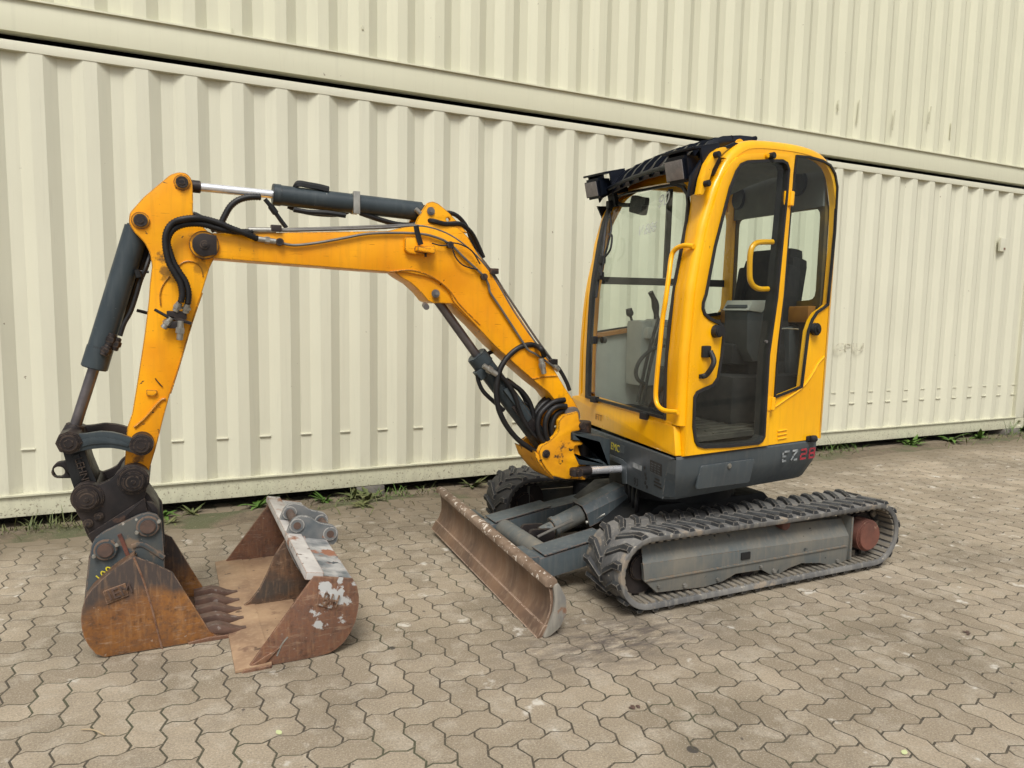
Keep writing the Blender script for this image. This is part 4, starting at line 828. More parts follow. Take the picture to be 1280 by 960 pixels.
# swing bracket of the house and swing cylinder
b=B(); plate(b,[(2.527,0.749),(2.696,0.726),(2.758,0.707),(2.764,0.548),(2.723,0.555),(2.692,0.693),(2.528,0.714)],-1.95,-1.70,.006,.004); plate(b,[(2.54,0.643),(2.571,0.611),(2.762,0.592),(2.764,0.557),(2.572,0.58)],-1.945,-1.70,.004,.003); b.box((2.99,-1.78,.61),(.2,.26,.2),bev=.01); sb=b.out('swing_bracket','cyl_grey',EX,30)
b=B(); z0=[(2.587,0.66)][0]; b.cyl((2.665,-1.82,.50),(2.665,-1.82,.79),.045,n=32,bev=.004); b.out('swing_pin','dark_steel',sb)
r0,r1,r2=[Vector(p) for p in [(2.521,-2,0.556),(2.599,-2,0.558),(2.925,-2,0.545)]]
b=B(); b.cyl(r1-(r2-r1).normalized()*.02,r2+(r2-r1)*.6,.020,n=28); sc=b.out('swing_cylinder_rod','chrome',EX)
b=B(); b.cyl(r0-Vector((0,0,.02)),r0+Vector((0,0,.02)),.034,n=28,bev=.004); b.cyl(r0,r1+(r2-r1).normalized()*.01,.024,n=20,bev=.003); b.cyl(r0-Vector((0,.03,0)),r0-Vector((0,.045,0)),.018,n=20,bev=.002); b.out('rod_eye','dark_steel',sc)

# ------------------------------------------------------------------ bucket cylinder and linkage
C0,C1,C2=[Vector(p) for p in [(0.524,-1.82,1.7),(0.349,-1.82,1.124),(0.262,-1.82,0.85)]]
dc=(C1-C0).normalized()
b=B(); b.cyl(C0,C1,.047,n=40,bev=.007); b.cyl(C1-dc*.09,C1+dc*.002,.0495,n=40,bev=.004); kc=b.out('bucket_cylinder','cyl_grey',EX)
b=B(); b.cyl(C1,C2,.0215,n=28); b.out('piston_rod','dull_chrome',kc)
b=B(); b.cyl(C2-dc*.05,C2+dc*.01,.032,.045,n=24,bev=.003); b.out('rod_eye','dark_steel',kc)
b=B(); b.tube([(0.556,-1.8,1.63),(0.546,-1.8,1.583),(0.527,-1.8,1.534),(0.511,-1.8,1.484),(0.497,-1.8,1.431),(0.478,-1.8,1.378),(0.453,-1.8,1.325),(0.428,-1.8,1.279),(0.416,-1.8,1.253)],.0125,8,6); b.tube([(0.567,-1.82,1.59),(0.551,-1.84,1.536),(0.529,-1.84,1.483),(0.51,-1.84,1.418),(0.488,-1.84,1.353),(0.463,-1.84,1.304),(0.447,-1.84,1.255)],.009,8,6); b.out('hydraulic_hose','hose',kc)
b=B(); b.tube([(0.56,-1.84,1.517),(0.519,-1.84,1.519),(0.493,-1.84,1.521)],.006,6,3); b.cyl(*[Vector(p) for p in [(0.517,-1.86,1.524),(0.524,-1.86,1.492)]],.012,n=8,bev=.002); b.out('hose_clip','black_steel',kc)
b=B()
for P_ in ([(0.423,-1.86,1.265),(0.407,-1.86,1.217)],[(0.408,-1.87,1.217),(0.387,-1.87,1.179)],[(0.439,-1.85,1.249),(0.423,-1.85,1.197)]): p,q=Vector(P_[0]),Vector(P_[1]); b.cyl(p,q,.016,n=12,bev=.003); b.cyl(p.lerp(q,.3),p.lerp(q,.7),.021,n=6,bev=.002)
b.out('hose_fitting','dark_steel',kc)
nl=[(0.235,0.845),(0.242,0.87),(0.263,0.881),(0.293,0.876),(0.323,0.876),(0.372,0.882),(0.414,0.876),(0.447,0.865),(0.484,0.847),(0.513,0.853),(0.538,0.839),(0.546,0.812),(0.534,0.786),(0.507,0.778),(0.482,0.788),(0.442,0.805),(0.409,0.813),(0.375,0.815),(0.331,0.813),(0.301,0.807),(0.276,0.801),(0.247,0.808)]
b=B(); plate(b,nl,-1.945,-1.915,.008,.004); li=b.out('curved_link','cyl_grey',EX,30)
b=B(); ins=[(0.303,0.852),(0.333,0.859),(0.374,0.862),(0.413,0.855),(0.446,0.843),(0.474,0.826),(0.465,0.814),(0.437,0.824),(0.407,0.832),(0.373,0.834),(0.335,0.832),(0.304,0.824)]; plate(b,ins,-1.949,-1.944,.003,.001); b.out('link_web','cyl_grey',li,30)
b=B(); plate(b,nl,-1.725,-1.695,.008,.004); b.out('curved_link','dark_steel',EX,30)
for (x,z),r,m in (([(0.265,0.845)][0],.046,'dark_steel'),([(0.515,0.821)][0],.044,'dark_steel')):
    b=B(); b.cyl((x,-1.958,z),(x,-1.69,z),r,n=8 if x<.4 else 32,bev=.005); b.cyl((x,-1.97,z),(x,-1.955,z),r*.72,n=32,bev=.004); b.cyl((x,-1.974,z),(x,-1.969,z),r*.38,n=6,bev=.001); b.out('link_pin',m,li)
# cast bucket link with worn raised lettering and lifting eye
b=B(); plate(b,[(0.237,0.812),(0.311,0.82),(0.327,0.748),(0.35,0.675),(0.34,0.643),(0.274,0.639),(0.26,0.695)],-1.915,-1.725,.008,.005); cl=b.out('cast_link','black_steel',EX,30)
b=B(); plate(b,[(0.27,0.79),(0.294,0.794),(0.315,0.686),(0.293,0.682)],-1.921,-1.914,.003,.002); b.out('cast_strip','black_steel',cl,30)
e0,e1,e2=[(0.278,-1.924,0.777),(0.301,-1.924,0.682),(0.3,-1.924,0.782)]
u=(Vector(e1)-Vector(e0)).normalized(); fm=frame(Vector(e0)+Vector((0,0,0)),u,Vector((0,-1,0)).cross(u))
text('cast_lettering','LEHNHO',.038,fm,'dark_steel',cl,extr=.004)
eye=[(0.213,0.711)][0]
b=B(); plate(b,[(0.272,0.653),(0.259,0.681),(0.223,0.684),(0.201,0.686),(0.189,0.71),(0.192,0.732),(0.209,0.751),(0.231,0.752),(0.259,0.76)],-1.845,-1.815,.008,.004,holes=[circ(eye[0],eye[1],.021,20)]); b.out('lifting_eye','dark_steel',cl,30)
# quick coupler
qc=[(0.27,0.628),(0.276,0.666),(0.299,0.684),(0.329,0.683),(0.353,0.67),(0.381,0.679),(0.409,0.693),(0.427,0.72),(0.453,0.739),(0.487,0.742),(0.521,0.726),(0.537,0.692),(0.53,0.649),(0.517,0.594),(0.518,0.544),(0.532,0.509),(0.485,0.507),(0.364,0.442),(0.333,0.42),(0.321,0.474),(0.293,0.536),(0.278,0.569)]
b=B(); plate(b,qc,-1.955,-1.925,.008,.004); plate(b,qc,-1.715,-1.685,.008,.004); plate(b,[(0.286,0.554),(0.343,0.581),(0.429,0.622),(0.525,0.623),(0.562,0.559),(0.572,0.51),(0.506,0.48),(0.341,0.388),(0.305,0.473)],-1.925,-1.715,.01,.004); qk=b.out('quick_coupler','dark_steel',EX,30)
b=B(); plate(b,[(0.317,0.478),(0.52,0.604),(0.532,0.516),(0.427,0.475),(0.333,0.418)],-1.962,-1.954,.004,.003); b.out('coupler_wedge','dark_steel',qk,30)
b=B(); plate(b,[(0.518,0.59),(0.545,0.581),(0.568,0.551),(0.569,0.507),(0.542,0.499),(0.525,0.528)],-1.95,-1.90,.008,.006); b.out('coupler_jaw','dark_steel',qk,30)
b=B(); plate(b,[(0.513,0.551),(0.541,0.541),(0.565,0.51),(0.567,0.464),(0.538,0.456),(0.52,0.486)],-1.74,-1.69,.008,.006); b.out('coupler_jaw','dark_steel',qk,30)
for (x,z),r in (([(0.319,0.623)][0],.058),([(0.482,0.679)][0],.058)):
    b=B(); b.cyl((x,-1.968,z),(x,-1.68,z),r,n=40,bev=.006); b.cyl((x,-1.990,z),(x,-1.966,z),r*.72,n=36,bev=.006); b.cyl((x,-1.994,z),(x,-1.988,z),r*.45,n=32,bev=.002); b.cyl((x,-1.998,z),(x,-1.993,z),r*.15,n=12,bev=.001); b.out('coupler_pin','dark_steel',qk)
b=B()
for (x,z) in ([(0.356,0.545)][0],[(0.318,0.521)][0]): b.cyl((x,-1.965,z),(x,-1.95,z),.018,n=16,bev=.003); b.cyl((x,-1.975,z),(x,-1.964,z),.011,n=6,bev=.002)
b.out('coupler_bolt','dark_steel',qk)

# ------------------------------------------------------------------ buckets
def bucket(par,side,y0,y1,shell_idx,mats,thick=.016,plate_t=.012):
    """side: outline of the side plate (x,z); shell_idx: run of outline points the curved shell follows"""
    for y,s,nm in ((y0,1,'side_plate'),(y1,-1,'side_plate')):
        b=B(); plate(b,side,y,y+s*plate_t,0,.003); b.out(nm,mats[0] if s>0 else mats[1],par,30)
    prof=[side[i] for i in shell_idx]
    b=B(); n=len(prof); cx=sum(p[0] for p in prof)/n; cz=sum(p[1] for p in prof)/n
    inn=inset([p for p in prof],0)
    def off(k,d):
        a=Vector(prof[max(k-1,0)]); c=Vector(prof[min(k+1,n-1)]); t=(c-a).normalized(); nn=Vector((-t.y,t.x)); p=Vector(prof[k])
        if nn.dot(Vector((cx,cz))-p)<0: nn=-nn
        return p+nn*d
    rows=[]
    for k in range(n):
        p=off(k,.001); rows.append([(p.x,y0+plate_t*.6,p.y),(p.x,y1-plate_t*.6,p.y)])
    b.grid(rows); rows=[]
    for k in range(n):
        p=off(k,thick); rows.append([(p.x,y0+plate_t*.6,p.y),(p.x,y1-plate_t*.6,p.y)])
    b2=B(); b2.grid(rows)
    for k in (0,n-1):
        p=off(k,.001);q=off(k,thick); b.quad([(p.x,y0+plate_t,p.y),(p.x,y1-plate_t,p.y),(q.x,y1-plate_t,q.y),(q.x,y0+plate_t,q.y)])
    b.out('shell',mats[2],par,40); b2.out('shell_inside',mats[3],par,40)
# attached trenching bucket with five teeth (part of the excavator)
s1=[(0.479,0.398),(0.547,0.358),(0.614,0.312),(0.748,0.035),(0.79,-0.009),(0.665,-0.012),(0.568,-0.02),(0.483,-0.026),(0.436,-0.025),(0.395,-0.02),(0.364,-0.004),(0.335,0.022),(0.312,0.059),(0.297,0.097),(0.291,0.134),(0.289,0.169),(0.294,0.21),(0.306,0.25),(0.329,0.283),(0.367,0.321),(0.407,0.353),(0.446,0.38)]
s1=[(x,max(z,.004)) for x,z in s1]
b=B(); bk=None
bb=B(); bb.tube([( .45,-1.95,.36),(.50,-1.95,.33)],.004,6,1); 
bucket_root=EX
# bucket hangs as one part: sub-parts below it
plate(b,s1,-2.06,-2.048,0,.003); bk=b.out('trenching_bucket','bucket_rust',EX,30,label='rust brown five-toothed bucket on the quick coupler')
def bucket1():
    side=s1; y0,y1=-2.06,-1.565
    b=B(); plate(b,side,y1-.012,y1,0,.003); b.out('side_plate','bucket_rust',bk,30)
    idx=list(range(4,len(side)))+[0]
    prof=[side[i] for i in idx]; n=len(prof); cx,cz=.5,.17
    def off(k,d):
        a=Vector(prof[max(k-1,0)]); c=Vector(prof[min(k+1,n-1)]); t=(c-a).normalized(); nn=Vector((-t.y,t.x)); p=Vector(prof[k])
        if nn.dot(Vector((cx,cz))-p)<0: nn=-nn
        return p+nn*d
    b=B(); b.grid([[(off(k,.001).x,y0+.008,off(k,.001).y),(off(k,.001).x,y1-.008,off(k,.001).y)] for k in range(n)]); b.out('shell','bucket_dark',bk,40)
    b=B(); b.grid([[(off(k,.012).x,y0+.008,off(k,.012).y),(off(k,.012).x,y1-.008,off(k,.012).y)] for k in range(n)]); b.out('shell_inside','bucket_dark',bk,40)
    # reinforcing strips on the near side: weld line, lower wear strip, emblem plate
    b=B(); b.tube([(0.478,-2.061,0.392),(0.508,-2.061,0.297),(0.535,-2.061,0.177),(0.555,-2.061,0.066),(0.57,-2.061,-0.014)],.004,6,5); b.out('weld_bead','bucket2_rust',bk)
    b=B(); plate(b,[(x,max(z,.0)) for x,z in [(0.663,0.009),(0.745,0.018),(0.816,0.015),(0.821,-0.01),(0.744,-0.016),(0.665,-0.015)]],-2.066,-2.058,0,.002); b.out('wear_strip','bucket2_rust',bk)
    b=B(); plate(b,[(0.367,0.273),(0.446,0.295),(0.456,0.243),(0.38,0.219)],-2.066,-2.059,.003,.002); em=b.out('emblem_plate','bucket_dark',bk)
    a,c,d_=[(0.389,-2.067,0.233),(0.453,-2.067,0.252),(0.38,-2.067,0.271)]
    u=(Vector(c)-Vector(a)); text('emblem_lettering','IEM',.058,frame(a,u,Vector((0,0,1))),'pin',em,extr=.003)
    # lip and teeth
    b=B(); b.poly([(.70,.004),(.79,.004),(.80,.012),(.70,.03)],XZ,y0+.012,y1-.012,bev=.002); b.out('cutting_lip','bucket2_rust',bk)
    for k in range(5):
        y=-2.025+k*.107
        b=B(); V=[]; t=bmesh.new()
        secs=[(.70,.030,.030,.040),(.775,.028,.028,.036),(.80,.026,.034,.032),(.84,.024,.026,.022),(.87,.027,.016,.012),(.890,.032,.011,.005)]
        prev=None
        for x,z,w_,h in secs:
            zz=z+ (.012*math.sin((x-.70)/.215*5.5))
            zz=max(zz,h*.6)
            r=[t.verts.new((x,y+w_*sx,zz+h*sz*.55)) for sx,sz in ((-.8,1),(.8,1),(1,0),(.8,-1),(-.8,-1),(-1,0))]
            if prev:
                for i in range(6): t.faces.new((prev[i],prev[(i+1)%6],r[(i+1)%6],r[i]))
            else: t.faces.new(r)
            prev=r
        t.faces.new(list(reversed(prev))); b.add(t); b.out('tooth','tooth_steel',bk,50)
    # ears
    ear=[(0.302,0.231),(0.308,0.296),(0.316,0.357),(0.327,0.434),(0.342,0.464),(0.373,0.487),(0.435,0.514),(0.499,0.542),(0.533,0.548),(0.562,0.534),(0.579,0.506),(0.582,0.448),(0.584,0.374),(0.585,0.299),(0.539,0.333),(0.47,0.365),(0.424,0.339),(0.36,0.288)]
    for y in (-1.985,-1.67):
        b=B(); plate(b,ear,y,y+.02,.006,.003); b.out('ear_plate','ear_blue',bk,30)
    b=B(); b.poly([(0.293,0.204),(0.316,0.385),(0.334,0.349),(0.507,0.305),(0.581,0.274),(0.583,0.26),(0.418,0.297),(0.354,0.252)],XZ,-1.965,-1.67); b.out('ear_base','ear_blue',bk,30)
    for (x,z) in ([(0.529,0.494)][0],[(0.377,0.416)][0]):
        b=B(); b.cyl((x,-2.0,z),(x,-1.984,z),.042,n=32,bev=.004); b.out('pin_collar','ear_blue',bk)
        b=B(); b.cyl((x,-2.01,z),(x,-1.64,z),.029,n=28,bev=.004); b.out('bucket_pin','pin',bk)
        b=B()
        for s in (-1,1): b.cyl((x+s*.04,-2.012,z+s*.018),(x+s*.04,-1.996,z+s*.018),.0075,n=8,bev=.002)
        b.out('collar_bolt','zinc',bk)
    b=B(); b.tube([(0.426,-1.99,0.472),(0.436,-1.99,0.444),(0.446,-1.99,0.407),(0.459,-1.99,0.365)],.008,6,5); b.out('bent_rod','hub',bk)
    b=B(); b.tube([(0.469,-1.988,0.416),(0.498,-1.988,0.422),(0.526,-1.988,0.406),(0.583,-1.988,0.354)],.010,6,4,flat=.5); b.out('ear_rib','ear_blue',bk)
    a,c=[(0.358,-1.99,0.274),(0.442,-1.99,0.344)]; u=Vector(c)-Vector(a); text('paint_mark','100',.062,frame(a,u,Vector((0,-1,0)).cross(u)),'yellow_print',bk,extr=.0004,sx=.75)
bucket1()
# loose ditching bucket
LB=thing('ditching_bucket',(1.06,-1.75,0),'loose wide rusty bucket with white paint remains, lying on the paving, mouth to the left','digger bucket')
s2=[(1.115,0.335),(1.268,0.302),(1.284,0.274),(1.293,0.226),(1.292,0.189),(1.286,0.153),(1.277,0.118),(1.257,0.077),(1.231,0.042),(1.202,0.02),(1.17,0.007),(1.12,-0.004),(1.064,-0.004),(0.955,-0.003),(0.859,0.001),(0.86,0.042)]
s2=[(x,max(z,.002)) for x,z in s2]; s2[-2]=(.875,.002); s2[-1]=(.868,.014)
b=B(); plate(b,s2,-2.38,-2.366,0,.003); b.out('side_plate','bucket2_rust',LB,30,label='rusty near side plate with a raised emblem in white paint remains')
b=B(); plate(b,s2,-1.134,-1.12,0,.003); b.out('side_plate','bucket2_rust',LB,30)
idx=list(range(0,15))
prof=[s2[i] for i in idx]; n2=len(prof)
def off2(k,d):
    a=Vector(prof[max(k-1,0)]); c=Vector(prof[min(k+1,n2-1)]); t=(c-a).normalized(); nn=Vector((-t.y,t.x)); p=Vector(prof[k])
    if nn.dot(Vector((1.08,.16))-p)<0: nn=-nn
    return p+nn*d
b=B(); b.grid([[(off2(k,.001).x,y,off2(k,.001).y) for y in (-2.372,-1.9,-1.5,-1.128)] for k in range(0,4)]); b.out('top_beam','ear_white',LB,40,label='upper lip with worn white paint')
b=B(); b.grid([[(off2(k,.001).x,y,off2(k,.001).y) for y in (-2.372,-1.9,-1.5,-1.128)] for k in range(3,n2)]); b.out('shell','bucket2_rust',LB,40)
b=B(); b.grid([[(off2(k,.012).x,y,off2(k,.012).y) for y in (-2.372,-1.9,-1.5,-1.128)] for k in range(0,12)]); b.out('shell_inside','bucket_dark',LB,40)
b=B(); b.grid([[(off2(k,.012).x,y,off2(k,.012).y) for y in (-2.372,-1.9,-1.5,-1.128)] for k in range(11,n2)]); b.out('shell_floor','floor_steel',LB,40)
b=B(); b.box((1.118,-1.75,.332),(.070,1.25,.032),rot=Matrix.Rotation(R(10),3,'Y'),bev=.006); b.out('upper_lip','lip_white',LB,30)
lipw=[(.818,.002),(.818,.012),(.872,.018),(.95,.018),(.95,.002)]
b=B(); b.poly(lipw,XZ,-2.392,-1.108,bev=.002); b.out('cutting_edge','floor_steel',LB,30)
b=B()
b.poly([(.84,.0),(.95,.0),(.95,.012),(.85,.012)],XZ,-2.400,-2.380,bev=.003); b.poly([(.86,.012),(.92,.012),(.98,.07)],XZ,-2.387,-2.380,bev=.001); b.out('corner_wear_plate','bucket2_rust',LB,30)
gus=[(1.115,.325),(1.085,.30),(1.045,.24),(1.01,.16),(.975,.09),(.93,.035),(.90,.016),(1.24,.018),(1.27,.10),(1.27,.26)]
b=B(); plate(b,gus,-1.785,-1.770,0,.002); b.out('centre_rib','bucket_dark',LB,30)
b=B(); b.tube([(1.013,-2.381,0.106),(0.989,-2.381,0.078),(0.971,-2.381,0.036)],.0035,6,4,flat=.3); b.out('scrape_mark','end_grey',LB)
# emblem
b=B(); plate(b,[(1.131,0.273),(1.193,0.25),(1.183,0.192),(1.124,0.218)],-2.387,-2.379,.003,.002); em=b.out('emblem_plate','bucket2_rust',LB)
a,c=[(1.136,-2.388,0.22),(1.186,-2.388,0.202)]; text('emblem_lettering','BH',.072,frame(a,Vector(c)-Vector(a),Vector((0,0,1))),'bucket_dark',em,extr=.003,sx=.75)
# lugs (two ear plates) with pins
for y in (-1.83,-1.60):
    dz=0
    e=[(1.085,.30),(1.09,.36),(1.115,.415),(1.15,.43),(1.20,.415),(1.235,.385),(1.27,.375),(1.305,.365),(1.325,.335),(1.32,.29),(1.30,.27),(1.23,.29),(1.19,.24),(1.16,.14),(1.13,.19),(1.10,.26)]
    if y>-1.7: e=[(1.085,.30),(1.09,.36),(1.115,.415),(1.15,.43),(1.20,.415),(1.235,.385),(1.27,.375),(1.305,.365),(1.325,.335),(1.32,.29),(1.29,.26)]
    e=[(x,z) for x,z in e]
    b=B(); plate(b,rnd_poly(e,.02),y-.011,y+.011,0,.003); b.out('ear_plate','ear_worn' ,LB,30)
b=B(); b.poly([(1.09,.325),(1.13,.345),(1.19,.335),(1.29,.30),(1.285,.25),(1.10,.30)],XZ,-1.83,-1.60,bev=.003); b.out('ear_base','ear_worn',LB,30)
for x,z in ((1.135,.385),(1.285,.328)):
    b=B(); b.cyl((x,-1.85,z),(x,-1.58,z),.020,n=24,bev=.003); b.out('bucket_pin','pin',LB)
    
    for ya,yb in ((-1.848,-1.841),(-1.62,-1.628)): b=B(); b.cyl((x,ya,z),(x,yb,z),.033,n=28,bev=.002); b.out('pin_collar','ear_worn',LB)
b=B(); b.poly([(1.165,.31),(1.185,.31),(1.22,.10),(1.12,.12)],lambda u,v,d:(u,d,v),-1.90,-1.885,bev=.002); 
b.bm.clear()
t=bmesh.new(); vs=[t.verts.new(p) for p in ((1.15,-1.842,.33),(1.165,-1.93,.305),(1.155,-1.842,.305),(1.17,-1.842,.33))]
t.faces.new(vs[:3]); t.faces.new((vs[0],vs[3],vs[1])); t.faces.new((vs[3],vs[2],vs[1])); t.faces.new((vs[0],vs[2],vs[3])); b.add(t); b.out('gusset','ear_white',LB,30)

# ------------------------------------------------------------------ house (turning platform) and cab
SO=Vector((2.769,-2.543,0)); SU=Vector((.9914,.131,0)); SN=Vector((.131,-.9914,0))
FO=Vector((2.945,-1.291,0)); FU=Vector((.9914,-.131,0)); WU=Vector((.1411,.99,0)); WN=Vector((-.99,.1411,0))
RO=Vector((3.86,-2.40,0)); RU=(Vector((4.036,-1.435,0))-RO).normalized(); RN=Vector((RU.y,-RU.x,0))
def SP(u,v,d): p=SO+SU*u+SN*d; return (p.x,p.y,v)
def WP(u,v,d): p=SO+WU*u+WN*d; return (p.x,p.y,v)
def RP(u,v,d): p=RO+RU*u+RN*d; return (p.x,p.y,v)
def CP(a,b_,z): p=(SO+SU*a).lerp(FO+FU*a,b_); return Vector((p.x,p.y,z))
def interp(tab,x):
    if x<=tab[0][0]: return tab[0][1]
    for (a,va),(c,vc) in zip(tab,tab[1:]):
        if x<=c: return va+(vc-va)*(x-a)/(c-a)
    return tab[-1][1]
PROF=[(-.03,.72),(-.028,1.17),(-.005,1.5),(.055,1.79),(.12,1.97),(.19,2.09),(.29,2.175)]
fa=lambda z: interp([(z_,a) for a,z_ in PROF],z)
def FRP(b_,z,c=0): p=CP(fa(z),b_,z); return p+WN*c
# skirt: plan rings
def ring(dx,z):
    P=[(SO+SU*-.04),(SO+SU*.5),(SO+SU*.95),(SO+SU*1.03+Vector((0,.005,0))),(SO+SU*1.08+Vector((.0,.045,0))),(SO+SU*1.13+Vector((.0,.15,0))),Vector((4.02,-2.02,0)),Vector((4.06,-1.75,0)),Vector((4.03,-1.45,0)),Vector((3.93,-1.22,0)),Vector((3.7,-1.10,0)),Vector((3.2,-1.12,0)),Vector((2.95,-1.27,0))]
    c=Vector((3.35,-1.82,0)); return [Vector((*(c+(p-c)*(1-dx)).xy,z)) for p in P]
b=B(); rs=[ring(.012,.722),ring(0,.712),ring(.0,.64),ring(.02,.60),ring(.085,.515),ring(.11,.50)]
V=[[b.bm.verts.new(p) for p in r] for r in rs]
for i in range(5):
    for j in range(len(V[0])-1): b.bm.faces.new((V[i][j],V[i][j+1],V[i+1][j+1],V[i+1][j]))
b.bm.faces.new(V[0]); b.bm.faces.new(list(reversed(V[-1])))
house=b.out('house_skirt','grey_paint',EX,30,label='dark grey platform skirt with worn model lettering')
fr=[(0.0071,0.715),(0.0485,0.691),(0.0929,0.502),(0.405,0.485),(0.4687,0.487),(0.4767,0.593),(0.5243,0.605),(0.7859,0.6),(0.8454,0.666),(1.1,0.655),(1.103,0.699)]
b=B(); b.poly(fr,WP,.045,.02,bev=.004); 
for k in range(1,5):
    p,q=rs[k][0],rs[k+1][0]; t0=(.715-p.z)/(.715-.52); t1=(.715-q.z)/(.715-.52); e0,e1=fr[1],fr[2]
    s0=e0[0]+(e1[0]-e0[0])*t0; s1=e0[0]+(e1[0]-e0[0])*t1
    b.quad([p,q,Vector(WP(s1,q.z,.0448)),Vector(WP(s0,p.z,.0448))])
b.out('front_skirt','grey_paint',house,30)
b=B(); b.poly([(0.4767,0.593),(0.5243,0.605),(0.7859,0.6),(0.7839,0.57),(0.5414,0.575),(0.5152,0.476),(0.4687,0.487)],WP,.048,-.03,bev=.003); b.out('opening_edge','grey_paint',house,30)
# service cover on the side
cv=[(0.121,0.669),(0.508,0.666),(0.494,0.544),(0.106,0.555)]
b=B()
o=rnd_poly(cv,.015,3); 
b.poly(o,lambda u,v,d:SP(u,v,d-( .012 if v<.62 else .0)+.004),-.005,.004,bev=.002); b.out('service_cover','grey_paint',house,30)
b=B(); q=[(0.319,0.649)][0]; b.cyl(SP(q[0],q[1],.0),SP(q[0],q[1],.014),.013,n=16,bev=.003); b.out('cover_lock','zinc',house)
b=B(); q=[(0.968,0.735)][0]; b.cyl(SP(q[0]-.02,q[1]-.004,.01),SP(q[0]+.02,q[1]-.004,.02),.018,n=16,bev=.003); b.box(SP(q[0],q[1]-.002,.0),(.07,.03,.025),bev=.006); b.out('hood_latch','plastic',house)
# segmented lettering
def seg(b,x,z,strokes,w,h,t,sh=.10):
    for (x0,z0,x1,z1) in strokes:
        p=[(x0,z0),(x1,z1)]; d=Vector((x1-x0,z1-z0)).normalized(); nn=Vector((-d.y,d.x))*t/2
        q=[Vector(p[0])-d*t*.0+nn,Vector(p[1])+nn,Vector(p[1])-nn,Vector(p[0])-nn]
        b.poly([(x+(k.x+k.y*sh)*w,z+k.y*h) for k in q],SP,.0085,.0095)
g0,g1,g2,g3,g4=[(0.724,0.626),(0.794,0.625),(0.876,0.624),(0.951,0.623),(0.722,0.692)]
H=.058
b=B(); t=.17
seg(b,g0[0],g0[1],[(.05,.08,.62,.08),(.0,.5,.55,.5),(.25,.92,.95,.92),(.08,.12,.08,.30),(.05,.62,.05,.86)],.056,H,t)
seg(b,g1[0],g1[1],[(.2,.92,1,.92),(1.0,.9,.45,.5),(.42,.42,.1,.08),(.5,.08,1.0,.08)],.055,H,t)
b.out('model_lettering','white_print',house,0)
b=B()
seg(b,g2[0],g2[1],[(.0,.92,.9,.92),(.9,.85,.9,.5),(.9,.5,.1,.5),(.05,.42,.05,.08),(.0,.08,.9,.08)],.054,H,.17)
seg(b,g3[0],g3[1],[(.0,.92,.9,.92),(.0,.5,.9,.5),(.0,.08,.9,.08),(.05,.9,.05,.1),(.88,.9,.88,.1)],.052,H,.17)
b.out('model_lettering','red_print',house,0)
def on_front(px): return WP(px[0],px[1],.047)
def decal_text(nm,txt,size,p,m,sx=1,par=None,c=.047,ex=.0004):
    return text(nm,txt,size,frame(WP(p[0],p[1],c),-WU,(0,0,1)) if False else frame(WP(p[0],p[1],c),(-WU if False else -WU),(0,0,1)),m,par or house,extr=ex,sx=sx)
lab=[(0.6838,0.631),(0.692,0.607),(0.3101,0.611),(0.406,0.612),(0.3879,0.497),(0.3041,0.53),(0.102,0.613),(0.2102,0.605),(0.1071,0.589),(0.1919,0.577),(0.096,0.544),(0.1838,0.571)]
# the front faces left-down in the picture: +s runs away from the camera, so text runs along -s
b=B(); b.poly([(0.6869,0.675),(0.5111,0.681),(0.5081,0.638),(0.6838,0.631)],WP,.0465,.0455); b.out('label_plate','grey_paint',house,0)
p=[(0.6737,0.635)][0]; decal_text('yellow_label','EMC',.055,p,'yellow_print',1.0)
b=B(); b.poly([(0.406,0.616),(0.3101,0.616),(0.3082,0.591),(0.404,0.591)],WP,.0468,.0455); b.out('white_label','white_print',house,0)
b=B(); b.poly([(0.2233,0.666),(0.1061,0.667),(0.101,0.61),(0.2192,0.611)],WP,.0468,.0455); nb=b.out('warning_label','black_print',house,0)
b=B()
for k in range(5):
    for a0,a1 in ((0,.28),(.36,.62),(.7,1)): 
        p0,p1=[(0.2102,0.657)][0],[(0.1161,0.657)][0]; z=p0[1]-.012*k; s0=p0[0]+(p1[0]-p0[0])*a0; s1_=p0[0]+(p1[0]-p0[0])*(a0+(a1-a0)*random.uniform(.6,1)); b.poly([(s0,z),(s1_,z-.002),(s1_,z-.006),(s0,z-.004)],WP,.0473,.0466)
b.out('label_print','grey_paint',nb,0)
p=[(0.3879,0.502)][0]; decal_text('noise_rating','93',.058,p,'black_print',.9)
b=B()
for P_ in ([(0.1738,0.549),(0.096,0.548)],[(0.1758,0.565),(0.1051,0.565)],[(0.1687,0.582),(0.1222,0.581)]):
    (s0,z0),(s1_,z1_)=P_; b.poly([(s0,z0),(s1_,z1_),(s1_,z1_+.008),(s0,z0+.008)],WP,.0473,.0455)
for P_ in ([(0.2768,0.615)],[(0.2657,0.584)],[(0.2565,0.566)],[(0.2626,0.54)],[(0.2445,0.524)]):
    s0,z0=P_[0]; b.cyl(WP(s0,z0,.0455),WP(s0,z0,.0473),.010,n=7)
b.out('pictograms','black_print',house,0)

